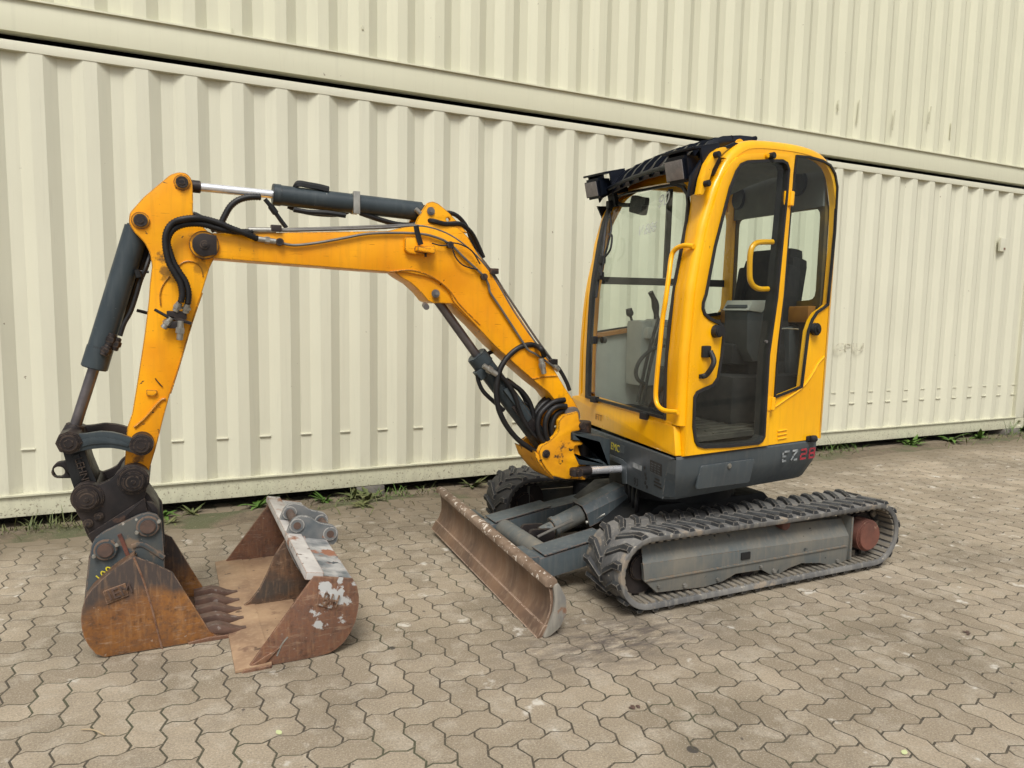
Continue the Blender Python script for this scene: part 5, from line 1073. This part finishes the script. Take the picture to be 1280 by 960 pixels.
# ---- cab
cab_prof=PROF+[(.42,2.215),(.74,2.235),(.93,2.215),(1.03,2.15),(1.085,2.03),(1.105,1.88),(1.10,1.4),(1.085,.72)]
def smooth2(P,n=5):
    Q=[];L=len(P)
    for i in range(L-1):
        a,b_,c,d_=Vector(P[max(i-1,0)]),Vector(P[i]),Vector(P[i+1]),Vector(P[min(i+2,L-1)])
        for k in range(n):
            t=k/n; q=.5*((2*b_)+(c-a)*t+(2*a-5*b_+4*c-d_)*t*t+(3*b_-a-3*c+d_)*t**3); Q.append((q.x,q.y))
    Q.append(tuple(P[-1])); return Q
prof=smooth2(cab_prof)
def pn(i):
    a=Vector(prof[max(i-1,0)]); c=Vector(prof[min(i+1,len(prof)-1)]); t=(c-a).normalized(); return Vector((t.y,-t.x))   # inward for this winding
cc=Vector((.5,1.4))
def surf(i,b_,inn=0):
    n=pn(i); p=Vector(prof[i]); 
    if n.dot(cc-p)<0: n=-n
    q=p+n*inn; zc=.055*math.sin(math.pi*min(1,max(0,b_)))*min(1,max(0,(p.y-1.95)/.25))
    return CP(q.x,b_,q.y+zc)
bo=[(.72,1.0),(.865,1.0),(.87,.906),(1.48,.917),(1.98,1.0),(2.2,1.02)]
bf=[(.87,.849),(1.34,.861),(1.69,.8885),(1.93,.93),(2.07,.957),(2.2,.96)]
bn=[(.87,.094),(1.1,.102),(1.3,.099),(1.7,.093),(1.86,.11),(1.92,.129),(1.99,.172),(2.04,.26)]
RR=.038
b=B()
# roof + rear skin with rounded edge along the near and far sides
def ribbon(i0,i1,blo,bhi,nb=6):
    rows=[]
    for i in range(i0,i1+1):
        z=prof[i][1]; L=1.265
        lo=blo(z) if callable(blo) else blo; hi=bhi(z) if callable(bhi) else bhi
        row=[]
        if lo==0:
            for k in range(5):
                th=k/4*math.pi/2; row.append(surf(i,RR*(1-math.cos(th))/L,RR*(1-math.sin(th))))
            lo2=RR/L
        else: lo2=lo; row.append(surf(i,lo))
        hi2=hi-RR/L
        for k in range(1,nb): row.append(surf(i,lo2+(hi2-lo2)*k/nb))
        for k in range(5):
            th=k/4*math.pi/2; row.append(surf(i,hi2+RR/L*math.sin(th),RR*(1-math.cos(th))))
        rows.append(row)
    return rows
itop=next(i for i,p in enumerate(prof) if p[1]>2.10)
irear=next(i for i,p in enumerate(prof) if p[0]>1.0)
b.grid(ribbon(itop,irear,0,1.0)); roof=None
cab=b.out('cab_roof','cab_yellow',EX,60,label='rounded yellow cab roof edge')
# front pillars
zs=[.868+.0266*k for k in range(48)]; zs=[z for z in zs if z<2.12]
def zsurf(z,b_,inn=0): 
    p=CP(fa(z)+inn,b_,z); return p
b=B(); rows=[]
for z in zs:
    near=interp(bn,z); row=[]
    for k in range(5):
        th=k/4*math.pi/2; row.append(zsurf(z,RR*(1-math.cos(th))/1.265,RR*(1-math.sin(th))))
    for k in range(1,4): row.append(zsurf(z,RR/1.265+(near-RR/1.265)*k/3))
    row.append(zsurf(z,near,.03)); rows.append(row)
b.grid(rows); b.out('front_pillar','cab_yellow',cab,50)
b=B(); rows=[]
for z in zs:
    f0,f1=interp(bf,z),interp(bo,z); rows.append([zsurf(z,f0,.03),zsurf(z,f0),zsurf(z,(f0+f1)/2),zsurf(z,f1-.012),zsurf(z,f1,.02),zsurf(z,f1,.09),zsurf(z,f0,.06)])
b.grid(rows); b.out('front_pillar','cab_yellow',cab,50)
# header above the windscreen
b=B(); rows=[]
for k in range(13):
    b_=.05+(.96-.05)*k/12; zt=2.028+.1*b_; rows.append([zsurf(zt,b_,.03),zsurf(zt,b_),zsurf((zt+2.15)/2,b_),Vector(zsurf(2.15,b_))+Vector((0,0,.05*math.sin(math.pi*b_))),Vector(zsurf(2.165,b_,.03))+Vector((0,0,.055*math.sin(math.pi*b_)))])
b.grid(rows); b.out('windscreen_header','cab_yellow',cab,50)
# lower front panel
b=B(); b.poly(rnd_poly([(0.0041,0.725),(0.0324,0.862),(0.1597,0.865),(1.042,0.869),(1.216,0.868),(1.293,0.854),(1.29,0.719)],.01),WP,.034,.0,bev=.006); b.poly([(0.0546,0.858),(0.1597,0.859),(1.03,0.866),(1.032,0.885),(0.1616,0.88),(0.0707,0.878)],WP,.030,-.02,bev=.003); b.out('front_panel','cab_yellow',cab,30)
p=[(0.9202,0.776)][0]
text('faded_print','IFTT',.05,frame(WP(p[0],p[1]-.012,.0365),-WU,(0,0,1)),'amber',cab,extr=.0004)
b=B(); b.cyl(WP(-.0,.9,.0),WP(-.0,.9,.001),.001,n=6); b.bm.clear()
for q in [(0.9161,0.88),(0.297,0.874)]: b.box(WP(q[0],q[1],.045),(.035,.045,.035),rot=Matrix.Rotation(R(8),3,'Z'),bev=.006)
o=b.out('rubber_stop','plastic',cab); o['kind']='stuff'
# side wall, near
so_=[(p[0],p[1]) for p in prof]; so2=[]
for i in range(len(prof)):
    n=pn(i); p=Vector(prof[i]); n=-n if n.dot(cc-p)<0 else n
    q=p+n*RR; so2.append((q.x,max(q.y,.722)))
so2[0]=(.004,.724); so2[-1]=(1.062,.724)
dooro=[(0.005,0.725),(0.007,1.175),(0.029,1.486),(0.053,1.631),(0.091,1.796),(0.13,1.918),(0.169,2.012),(0.221,2.082),(0.268,2.117),(0.329,2.138),(0.495,2.163),(0.684,2.18),(0.684,2.046),(0.677,1.912),(0.662,1.484),(0.602,0.934),(0.607,0.723)]
doorh=[(0.088,1.476),(0.134,1.697),(0.217,1.97),(0.256,2.05),(0.288,2.087),(0.331,2.105),(0.498,2.131),(0.588,2.141),(0.625,2.132),(0.645,2.103),(0.64,1.975),(0.625,1.748),(0.607,1.474),(0.568,1.19),(0.567,0.776),(0.551,0.753),(0.521,0.741),(0.312,0.745),(0.126,0.756),(0.082,0.769),(0.062,0.794),(0.044,0.864),(0.043,1.003),(0.061,1.028),(0.102,1.041),(0.166,1.057),(0.195,1.087),(0.213,1.189),(0.221,1.307),(0.209,1.329),(0.181,1.342),(0.124,1.361),(0.086,1.384),(0.071,1.41),(0.072,1.439)]
quart=[(0.709,2.181),(0.819,2.189),(0.926,2.185),(0.997,2.169),(1.043,2.13),(1.071,2.063),(1.075,1.831),(1.055,1.447),(1.018,1.427),(0.964,1.403),(0.927,1.365),(0.899,1.306),(0.87,1.012),(0.643,0.964),(0.646,1.12),(0.665,1.484),(0.684,1.913)]
mid=lambda a,c,t:tuple(x+(y-x)*t for x,y in zip(a,c))
opn=[(u+(.015 if u>.35 else -.0),v) for u,v in doorh]
def shrink(P,d):
    n=len(P); A=sum(P[i][0]*P[(i+1)%n][1]-P[(i+1)%n][0]*P[i][1] for i in range(n))
    return inset(P,d if A>0 else -d)
big=shrink(doorh,-.012)
b=B(); b.poly(so2,SP,-.002,-.035,holes=[big,shrink(quart,.0)],bev=0); b.out('side_wall','cab_yellow',cab,30)
b=B(); b.poly(shrink(dooro,.004),SP,.012,-.012,holes=[doorh],bev=.004); door=b.out('cab_door','cab_yellow',cab,30)
def ringstrip(P,w,fn,d0,d1):
    I=shrink(P,w); b=B(); n=len(P)
    for i in range(n):
        j=(i+1)%n
        b.quad([fn(*P[i],d0),fn(*P[j],d0),fn(*P[j],d1),fn(*P[i],d1)]); b.quad([fn(*P[i],d1),fn(*P[j],d1),fn(*I[j],d1),fn(*I[i],d1)]); b.quad([fn(*I[i],d1),fn(*I[j],d1),fn(*I[j],d0),fn(*I[i],d0)])
    bmesh.ops.remove_doubles(b.bm,verts=b.bm.verts,dist=1e-5); return b
ringstrip(shrink(doorh,-.004),.028,SP,-.045,.019).out('window_seal','seal',door,30)
b=B(); b.sheet(shrink(doorh,.01),SP,.004); b.out('door_glass','glass_door',door,0)
ringstrip(shrink(quart,-.003),.022,SP,-.006,.006).out('window_seal','seal',cab,30)
b=B(); b.sheet(shrink(quart,.01),SP,.001); b.out('quarter_glass','glass_door',cab,0)
# door fittings
for q in ([(0.132,1.161)][0],): pass
h0,h1=[(0.109,1.225),(0.099,1.094)]
b=B(); b.box(SP(h0[0]-.004,h0[1]-.012,.018),(.05,.02,.055),bev=.008); b.tube([SP(h0[0]+.012,h0[1]-.01,.03),SP(h0[0]+.014,h0[1]-.05,.052),SP(h1[0]+.014,h1[1]+.05,.052),SP(h1[0]+.004,h1[1]+.012,.03),SP(h1[0]-.012,h1[1]+.004,.018)],.0125,8,6); b.box(SP(h1[0]-.01,h1[1]+.004,.016),(.035,.014,.02),bev=.004); b.out('door_handle','plastic',door)
for x,y in ((0,0),):
    q=[(0.168,1.307)][0]; b=B(); b.cyl(SP(q[0],q[1],.01),SP(q[0],q[1],.045),.032,.027,n=28,bev=.005); b.cyl(SP(q[0],q[1],.044),SP(q[0],q[1],.047),.015,n=20); b.out('door_catch','plastic',door)
q=[(0.935,1.317)][0]; b=B(); b.cyl(SP(q[0],q[1],-.001),SP(q[0],q[1],.03),.033,n=14,bev=.005); b.cyl(SP(q[0],q[1],.03),SP(q[0],q[1],.04),.016,n=20,bev=.003); b.out('door_catch','plastic',cab)
q=[(0.505,2.147)][0]; b=B(); b.cyl(SP(q[0]-.01,q[1],.008),SP(q[0]-.01,q[1],.04),.016,n=20,bev=.003); b.out('rubber_buffer','plastic',door)
b=B(); b.cyl(SP(q[0]-.035,q[1],.008),SP(q[0]-.035,q[1],.022),.014,n=12,bev=.003); b.out('buffer_mount','cab_yellow',door)
for (P_) in ([(0.67,1.998),(0.667,1.927)],[(0.611,0.974),(0.61,0.908)]):
    b=B(); b.cyl(SP(P_[0][0],P_[0][1],.018),SP(P_[1][0],P_[1][1],.018),.014,n=14,bev=.003); b.box(SP(P_[0][0]-.02,(P_[0][1]+P_[1][1])/2,.012),(.05,.01,.07),bev=.003); b.out('door_hinge','cab_yellow',door)
for q in [(0.547,1.255)]: b=B(); b.cyl(SP(q[0],q[1],.004),SP(q[0],q[1],.014),.008,n=12); b.out('glass_screw','steel_pin',door)
b=B()
for P_ in ([(0.687,0.791),(0.759,0.794)],[(0.689,0.77),(0.761,0.773)],[(0.691,0.749),(0.763,0.752)]): b.tube([SP(P_[0][0],P_[0][1],.0),SP(P_[1][0],P_[1][1],.0)],.005,6,1)
b.out('vent_slot','cab_yellow',cab)
b=B(); b.tube([SP(*p,.0) for p in [(0.632,0.911),(0.757,0.962),(0.872,1.012),(0.949,1.077),(0.993,1.131),(1.045,1.169)]],.006,6,5); b.out('panel_crease','cab_yellow',cab)
# inside grab loop on the door
b=B(); b.tube([SP(*p,-.03) for p in [(0.603,1.75),(0.543,1.746),(0.488,1.739),(0.457,1.721),(0.442,1.69),(0.44,1.64),(0.445,1.575),(0.456,1.548),(0.482,1.526),(0.526,1.515),(0.587,1.517)]],.0135,10,5); b.out('grab_loop','cab_yellow',door)
# grab rail on the front pillar
b=B(); G=[(0.0111,1.692),(0.0515,1.7),(0.0934,1.689),(0.1127,1.657),(0.102,1.562),(0.0996,1.449),(0.1096,1.355),(0.1115,1.204),(0.1191,1.088),(0.1216,0.9916),(0.1037,0.9482),(0.0614,0.9325),(-0.0008,0.9361)]
off=[.008,.025,.036,.04,.042,.042,.042,.042,.042,.042,.04,.034,.01]
b.tube([FRP(g[0],g[1],o_) for g,o_ in zip(G,off)],.0115,10,5); b.out('grab_rail','cab_yellow',cab)
# windscreen
wo=[(0.0939,0.8825),(0.1022,1.094),(0.1018,1.321),(0.0934,1.543),(0.0942,1.719),(0.1024,1.826),(0.1321,1.915),(0.1624,1.967),(0.2317,2.017),(0.3171,2.046),(0.4693,2.065),(0.6676,2.083),(0.8185,2.096),(0.9267,2.096),(0.9768,2.07),(0.9622,2.012),(0.9419,1.93),(0.9092,1.809),(0.8922,1.692),(0.8804,1.586),(0.8658,1.481),(0.8593,1.34),(0.8458,1.099),(0.8407,0.8726)]
wo=[(b_,max(z,.872)) for b_,z in wo]
WF=lambda u,v,d:FRP(u,v,d)
def inset_sc(P,d):
    Q=shrink([(u*1.265,v) for u,v in P],d); return [(u/1.265,v) for u,v in Q]
I=inset_sc(wo,.026)
# wider black frame on the far side where the hinge and wiper run
I=[(u-(.022 if u>.8 else 0),v) for u,v in I]
b=B(); n=len(wo)
for i in range(n):
    j=(i+1)%n
    b.quad([WF(*wo[i],.0),WF(*wo[j],.0),WF(*wo[j],.012),WF(*wo[i],.012)]); b.quad([WF(*wo[i],.012),WF(*wo[j],.012),WF(*I[j],.012),WF(*I[i],.012)]); b.quad([WF(*I[i],.012),WF(*I[j],.012),WF(*I[j],-.012),WF(*I[i],-.012)])
bmesh.ops.remove_doubles(b.bm,verts=b.bm.verts,dist=1e-5); b.out('windscreen_frame','seal',cab,30)
b=B(); rows=[]
for k in range(40):
    z=.88+(2.115-.88)*k/39
    def lim(side):
        xs=[]
        for i in range(n):
            (u0,v0),(u1,v1)=I[i],I[(i+1)%n]
            if (v0-z)*(v1-z)<=0 and v0!=v1: xs.append(u0+(u1-u0)*(z-v0)/(v1-v0))
        return xs
    xs=lim(0)
    if len(xs)<2: continue
    lo,hi=min(xs)-.004,max(xs)+.004
    rows.append([FRP(lo+(hi-lo)*t/8,z,.002) for t in range(9)])
b.grid(rows); ws=b.out('windscreen','glass',cab,60)
for txt,pts,sz in (('V 886',[(0.4976,1.791),(0.2037,1.809)],.085),('90',[(0.3914,1.922),(0.2701,1.943)],.11)):
    (b0,z0),(b1,z1)=pts; p=FRP(b0,z0,.006); q=FRP(b1,z1,.006)
    text('chalk_writing',txt,sz,frame(p,(q-p),(Vector((.3,0,1)))),'chalk',ws,extr=.0002)
# wiper and its arm on the far edge, interior mirror and hinge hardware
b=B(); b.tube([FRP(*p,.02) for p in [(0.917,2.005),(0.842,1.859),(0.7953,1.722),(0.7788,1.572),(0.7708,1.47)]],.008,6,5); b.tube([FRP(*p,.03) for p in [(0.8398,1.964),(0.7629,1.873),(0.7388,1.777),(0.7462,1.709),(0.7436,1.594)]],.006,6,5); b.tube([FRP(*p,.045) for p in [(0.7159,1.698),(0.6735,1.739),(0.6913,1.814),(0.737,1.833)]],.006,6,5)
for p in [(0.9326,2.037),(0.7817,1.689),(0.7614,1.595),(0.7457,1.224)]: b.box(FRP(*p,.022),(.03,.035,.045),bev=.006)
b.out('wiper','plastic',cab)
b=B(); 
m0=FRP(*[(0.691,1.997)][0],-.05); b.box(m0,(.05,.13,.10),rot=Matrix.Rotation(R(15),3,'X'),bev=.02); b.box(FRP(*[(0.6069,2.001)][0],-.03),(.03,.05,.045),bev=.01); b.tube([FRP(*p,-.02) for p in [(0.9228,2.046),(0.8231,2.019),(0.7405,2.005)]],.012,8,4); b.out('rear_view_mirror','plastic',cab)
# far side wall: frame bars, sill, lining and glass
def FW(u,v,d): p=FO+FU*u+Vector((.131,.9914,0))*d-Vector((.003,.02,0)); return (p.x,p.y,v)
far_o=[(q[0],q[1]) for q in so2]
win=[(.11,1.26),(1.015,1.395),(1.03,2.02),(.95,2.15),(.40,2.16),(.28,2.09),(.18,1.9),(.12,1.6),(.10,1.3)]
b=B(); b.poly(far_o,FW,0,.03,holes=[rnd_poly(win,.05)]); b.out('far_wall','cab_yellow',cab,30)
b=B(); b.poly([(.06,.74),(1.05,.74),(1.05,1.36),(.10,1.23)],FW,-.035,-.01,bev=.005); b.out('wall_lining','cab_grey',cab)
b=B(); b.poly([(.11,1.560),(1.03,1.565),(1.03,1.61),(.11,1.605)],FW,.0,.02); b.poly([(.565,1.61),(.600,1.61),(.605,2.17),(.570,2.17)],FW,-.002,.018); b.poly([(.10,1.248),(1.02,1.385),(1.02,1.405),(.10,1.268)],FW,-.012,.0); b.out('window_bar','seal',cab)
b=B(); b.sheet(shrink(rnd_poly(win,.05),-.005),FW,.016); b.out('far_glass','glass_door',cab,0)
b=B(); b.poly([(.06,1.225),(.62,1.308),(.62,1.335),(.06,1.252)],FW,-.06,-.012,bev=.004); b.out('sill_trim','amber',cab)
# rear wall with window
rw=[(0.8832,1.955),(0.8407,1.991),(0.7197,1.992),(0.124,1.964),(0.0843,1.944),(0.0732,1.9),(0.0741,1.487),(0.0977,1.466),(0.2817,1.458),(0.8915,1.434)]
L_=.98
outl=[(0.0,.73),(L_,.73),(L_,2.0),(L_-.03,2.2),(.8,2.25),(.2,2.235),(.05,2.19),(0,1.98)]
rw=[(u,v) for u,v in rw]; rw=[(min(u,L_-.07),v) for u,v in rw]
rwh=[(.075,1.475),(.89,1.435),(.89,1.995),(.075,1.965)]
rwh=rnd_poly(rwh,.05)
b=B(); b.poly([(u+(.035 if u<.5 else -.03),v-(.03 if v>1 else 0)) for u,v in outl],RP,-.06,-.035,holes=[rwh]); b.out('rear_wall','rear_wall_mat',cab,30)
b=B(); b.sheet(shrink(rwh,-.01),RP,-.048); b.out('rear_glass','glass',cab,0)
b=B(); b.poly([(.05,1.35),(.93,1.33),(.93,1.42),(.05,1.44)],RP,-.12,-.07,bev=.01); b.out('rear_ledge','amber',cab)
b=B(); b.poly([(.04,1.97),(L_-.04,1.99),(L_-.04,2.235),(.04,2.215)],RP,-.075,-.062,bev=.003); b.out('rear_header','cab_light2',cab)
for q in ([(0.8436,2.117)][0],[(0.245,2.126)][0]):
    u=q[0]; b=B(); b.cyl(RP(u,2.12,-.07),RP(u,2.12,-.09),.07,n=36,bev=.008); b.out('speaker','plastic',cab)
b=B(); rows=[]
for i in range(itop,irear+1): rows.append([surf(i,.04,.05),surf(i,.3,.05),surf(i,.5,.05),surf(i,.7,.05),surf(i,.96,.05)])
b.grid(rows); b.out('headliner','cab_light2',cab,60)
b=B(); b.box(RP(L_-.055,1.5,-.06),(.06,.06,1.35),bev=.02); b.out('rear_pillar','cab_yellow',cab)
b=B(); rows=[]
for k in range(7):
    a=irear+k*0
for i in range(irear,len(prof)): rows.append([surf(i,0,RR),surf(i,.008,RR*.4),surf(i,.03,0),surf(i,.05,0),surf(i,.055,.03)])
b.grid(rows); b.out('rear_pillar','cab_yellow',cab,60)
# floor and inner lower walls
b=B(); b.poly([SP(.03,0,-.04)[:2],SP(1.04,0,-.04)[:2],(3.98,-1.46),(2.99,-1.33)],lambda u,v,d:(u,v,d),.775,.80); b.out('cab_floor','floor_mat',cab)
b=B()
for k in range(9): b.box((3.22+.01*k,-2.42+.07*k,.803),(.38,.012,.006),rot=Matrix.Rotation(R(7.5),3,'Z'))
b.out('floor_rib','floor_mat',cab)
b=B(); b.box((3.62,-1.86,.93),(.62,.80,.26),bev=.03); b.box((3.72,-1.86,1.08),(.45,.62,.10),bev=.03); b.out('seat_base','seat_cloth',cab)
b=B(); b.box((3.60,-1.96,1.17),(.44,.42,.12),bev=.045); b.box((3.83,-1.96,1.44),(.13,.40,.56),rot=Matrix.Rotation(R(8),3,'Y'),bev=.055); b.box((3.86,-1.96,1.69),(.11,.34,.16),rot=Matrix.Rotation(R(6),3,'Y'),bev=.05); b.box((3.79,-2.13,1.44),(.10,.07,.46),rot=Matrix.Rotation(R(8),3,'Y'),bev=.03); b.box((3.79,-1.79,1.44),(.10,.07,.46),rot=Matrix.Rotation(R(8),3,'Y'),bev=.03); b.out('driver_seat','seat_cloth',cab,60)
co_=[(3.406,1.426),(3.437,1.461),(3.568,1.463),(3.588,1.429),(3.591,1.22),(3.545,1.142),(3.465,1.134),(3.415,1.204)]
b=B(); b.poly(co_,XZ,-2.24,-2.06,bev=.015); b.out('console','console_mat',cab,40)
b=B(); b.poly([(3.401,1.409),(3.431,1.463),(3.568,1.466),(3.588,1.421),(3.525,1.424),(3.504,1.398)],XZ,-2.25,-2.05,bev=.01); b.out('console_top','cab_light',cab,40)
b=B(); b.poly([(3.757,1.315),(3.829,1.338),(3.871,1.27),(3.911,1.086),(3.864,1.04),(3.778,1.042)],XZ,-2.2,-2.1,bev=.01); b.out('seat_side','console_mat',cab,40)
b=B(); b.box((3.45,-1.50,1.14),(.5,.16,.40),bev=.03); b.out('console','cab_grey',cab,40)
for P_,rr in (([(3.35,-1.55,1.285),(3.335,-1.55,1.344),(3.326,-1.55,1.402),(3.312,-1.55,1.46),(3.279,-1.55,1.513)],[.035,.035,.034,.022,.02,.018,.016,.017,.02,.023,.024,.022,.02,.016]),([(3.236,-1.45,1.281),(3.222,-1.45,1.331),(3.208,-1.45,1.37),(3.195,-1.45,1.409)],[.008]*8+[.02,.024,.022,.02])):
    b=B(); b.tube(P_,rr,12,4); b.out('joystick','plastic',cab,60)
b=B(); b.box(Vector([(3.33,-1.55,1.324)][0]),(.10,.10,.05),bev=.015); b.box(Vector([(3.321,-1.55,1.265)][0]),(.20,.14,.07),bev=.02); b.out('lever_bracket','cab_light',cab)
for P_ in ([(3.197,-1.75,1.356),(3.157,-1.75,1.23),(3.114,-1.75,1.068),(3.072,-1.75,0.869)],[(3.269,-1.7,1.356),(3.228,-1.7,1.228),(3.184,-1.7,1.063),(3.142,-1.7,0.85)]): b=B(); b.tube(P_,.010,8,3); b.out('travel_lever','plastic',cab)
b=B(); b.cyl(*[Vector(p) for p in [(3.001,-1.5,1.219),(2.972,-1.5,1.219)]],.02,n=16,bev=.003); b.out('lining_knob','plastic',cab)
b=B(); b.tube([Vector((3.02,-2.0,.80)),Vector((3.06,-2.0,.92)),Vector((3.16,-2.0,1.0))],.03,10,5); b.box((3.0,-1.9,.83),(.18,.4,.05),bev=.01); b.out('foot_pedal','plastic',cab)
b=B(); pts=[Vector(p) for p in [(3.146,-1.9,1.206),(3.049,-1.9,1.184),(2.976,-1.9,1.131),(2.946,-1.9,1.07),(2.959,-1.9,1.021),(3.009,-1.9,0.993)]]; b.tube(pts,.011,8,6); b.out('cable_loop','plastic',cab)
b=B(); b.box(SP(.70,[(0.728,1.558)][0][1],-.05),(.045,.006,.055),bev=.002); b.out('yellow_tag','yellow_print',cab)
b=B(); b.box(Vector([(3.548,-2.05,1.428)][0]),(.03,.03,.06),rot=Matrix.Rotation(R(-25),3,'Y'),bev=.008); b.out('red_lever','red_paint',cab)
b=B(); b.tube([SP(*p,-.05) for p in [(0.655,1.306),(0.758,1.319),(0.878,1.315)]],.004,6,3); b.out('stay_rod','zinc',cab)
# engine hood behind the cab (seen through the windows)
b=B(); b.poly([(4.03,-1.36),(4.035,-1.45),(4.06,-1.75),(4.02,-2.02),(3.97,-2.15),(3.93,-2.15)],lambda u,v,d:(u,v,d),.72,1.28,bev=.03); b.out('engine_hood','cab_yellow',EX,30)

# front protection guard and work lamps on the roof
gd=None
def GP(a,z,b_): p=CP(a,b_,z+.02*b_+.035*math.sin(math.pi*min(1,max(0,b_)))); return p
path=[(.08,2.075),(.12,2.135),(.18,2.19),(.27,2.225),(.39,2.245),(.50,2.252)]
def gside(bb_):
    b=B(); P=[GP(a,z,bb_) for a,z in path]
    b.grid([[p,p-Vector((-.015,0,.045))] for p in P]); return b
gd=gside(.10).out('roof_guard','black_gloss',EX,60,solid=.012,label='black slatted guard curving over the front of the cab roof')
gside(.97).out('guard_side','black_gloss',gd,60,solid=.012)
for k in range(9):
    bb_=.17+.093*k; b=B(); P=[GP(a,z,bb_) for a,z in path]; P=smooth3(P) if False else P
    rows=[]
    for p in P: rows.append([p+WU*-.011,p+WU*.011,p+WU*.011-Vector((-.012,0,.022)),p+WU*-.011-Vector((-.012,0,.022)),p+WU*-.011])
    b.grid(rows); b.out('guard_slat','black_gloss',gd,50)
b=B(); b.tube([GP(.08,2.08,.10),GP(.08,2.08,.4),GP(.08,2.08,.7),GP(.08,2.08,.97)],.012,8,5); b.tube([GP(.33,2.225,.10),GP(.33,2.225,.5),GP(.33,2.225,.98)],.012,8,5); b.tube([GP(.50,2.245,.10),GP(.50,2.245,.5),GP(.50,2.245,.98)],.012,8,5); b.out('guard_rail','black_gloss',gd)
b=B(); b.grid([[GP(a+.015,z-.022,bb_) for bb_ in (.11,.3,.5,.7,.96)] for a,z in path]); b.out('guard_mesh','guard_back',gd,60,solid=.004)
b=B(); gp=[(0.019,2.009),(0.077,2.086),(0.158,2.135),(0.297,2.194),(0.341,2.192),(0.222,2.147),(0.149,2.109),(0.09,2.052),(0.055,1.935),(0.005,1.912)]; b.poly(gp,SP,-.035,-.05,bev=.002); b.out('guard_end_plate','black_gloss',gd)
def lamp(c,s,label):
    rot=Matrix.Rotation(R(8),3,'Z')@Matrix.Rotation(R(-14),3,'Y')
    b=B(); t=bmesh.new(); bmesh.ops.create_cube(t,size=1); 
    for v in t.verts:
        k=.72 if v.co.x>0 else 1.0; v.co=Vector((v.co.x*.11*s,v.co.y*.115*k*s,v.co.z*.100*k*s))
    bmesh.ops.bevel(t,geom=list(t.edges),offset=.012*s,segments=2,affect='EDGES'); bmesh.ops.transform(t,matrix=Matrix.Translation(c)@rot.to_4x4(),verts=t.verts); b.add(t)
    l=b.out('work_lamp','black_gloss',EX,40,label=label)
    b=B(); b.box(Vector(c)+rot@Vector((-.056*s,0,0)),(.008,.085*s,.070*s),rot=rot,bev=.003); b.out('lamp_glass','lamp_glass',l)
    b=B()
    b.box(Vector(c)+rot@Vector((.04*s,0,.066*s)),(.13*s,.17*s,.012),rot=rot,bev=.003)
    for sy in (-1,1): b.box(Vector(c)+rot@Vector((.055*s,sy*.08*s,.012*s)),(.10*s,.012,.11*s),rot=rot,bev=.003)
    b.box(Vector(c)+rot@Vector((.075*s,.0,-.055*s)),(.03,.05*s,.10*s),rot=rot,bev=.003)
    b.out('lamp_bracket','black_gloss',l)
n0=[(2.827,-2.4,2.06)][0]; f0=[(2.979,-1.42,2.124)][0]
lamp(Vector(n0),1.25,'nearer work lamp above the windscreen'); lamp(Vector(f0),1.2,'farther work lamp at the far roof corner')
b=B(); b.poly([(3.035,2.035),(3.117,2.041),(3.144,1.959),(3.104,1.913)],XZ,-1.31,-1.295,bev=.002); b.out('lamp_stay','black_gloss',gd)
# yellow roof bracket with its bolts, roof eyes
b=B(); b.poly(rnd_poly([(0.035,1.922),(0.051,1.998),(0.078,2.065),(0.122,2.12),(0.167,2.147),(0.195,2.151),(0.201,2.137),(0.149,2.102),(0.111,2.041),(0.085,1.967),(0.056,1.921)],.006),SP,.004,-.03,bev=.003); b.out('guard_bracket','cab_yellow',cab)
b=B()
for q in [(0.123,2.106),(0.066,1.972)]: b.cyl(SP(q[0],q[1],.0),SP(q[0],q[1],.03),.015,n=14,bev=.003)
b.out('bracket_bolt','plastic',cab)
for q in [(0.386,2.199),(1.007,2.211)]:
    b=B(); b.cyl(SP(q[0],q[1]+.0,-.09),SP(q[0],q[1]+.0,-.075),.03,n=20,bev=.003); b.out('lifting_eye','cab_yellow',cab)
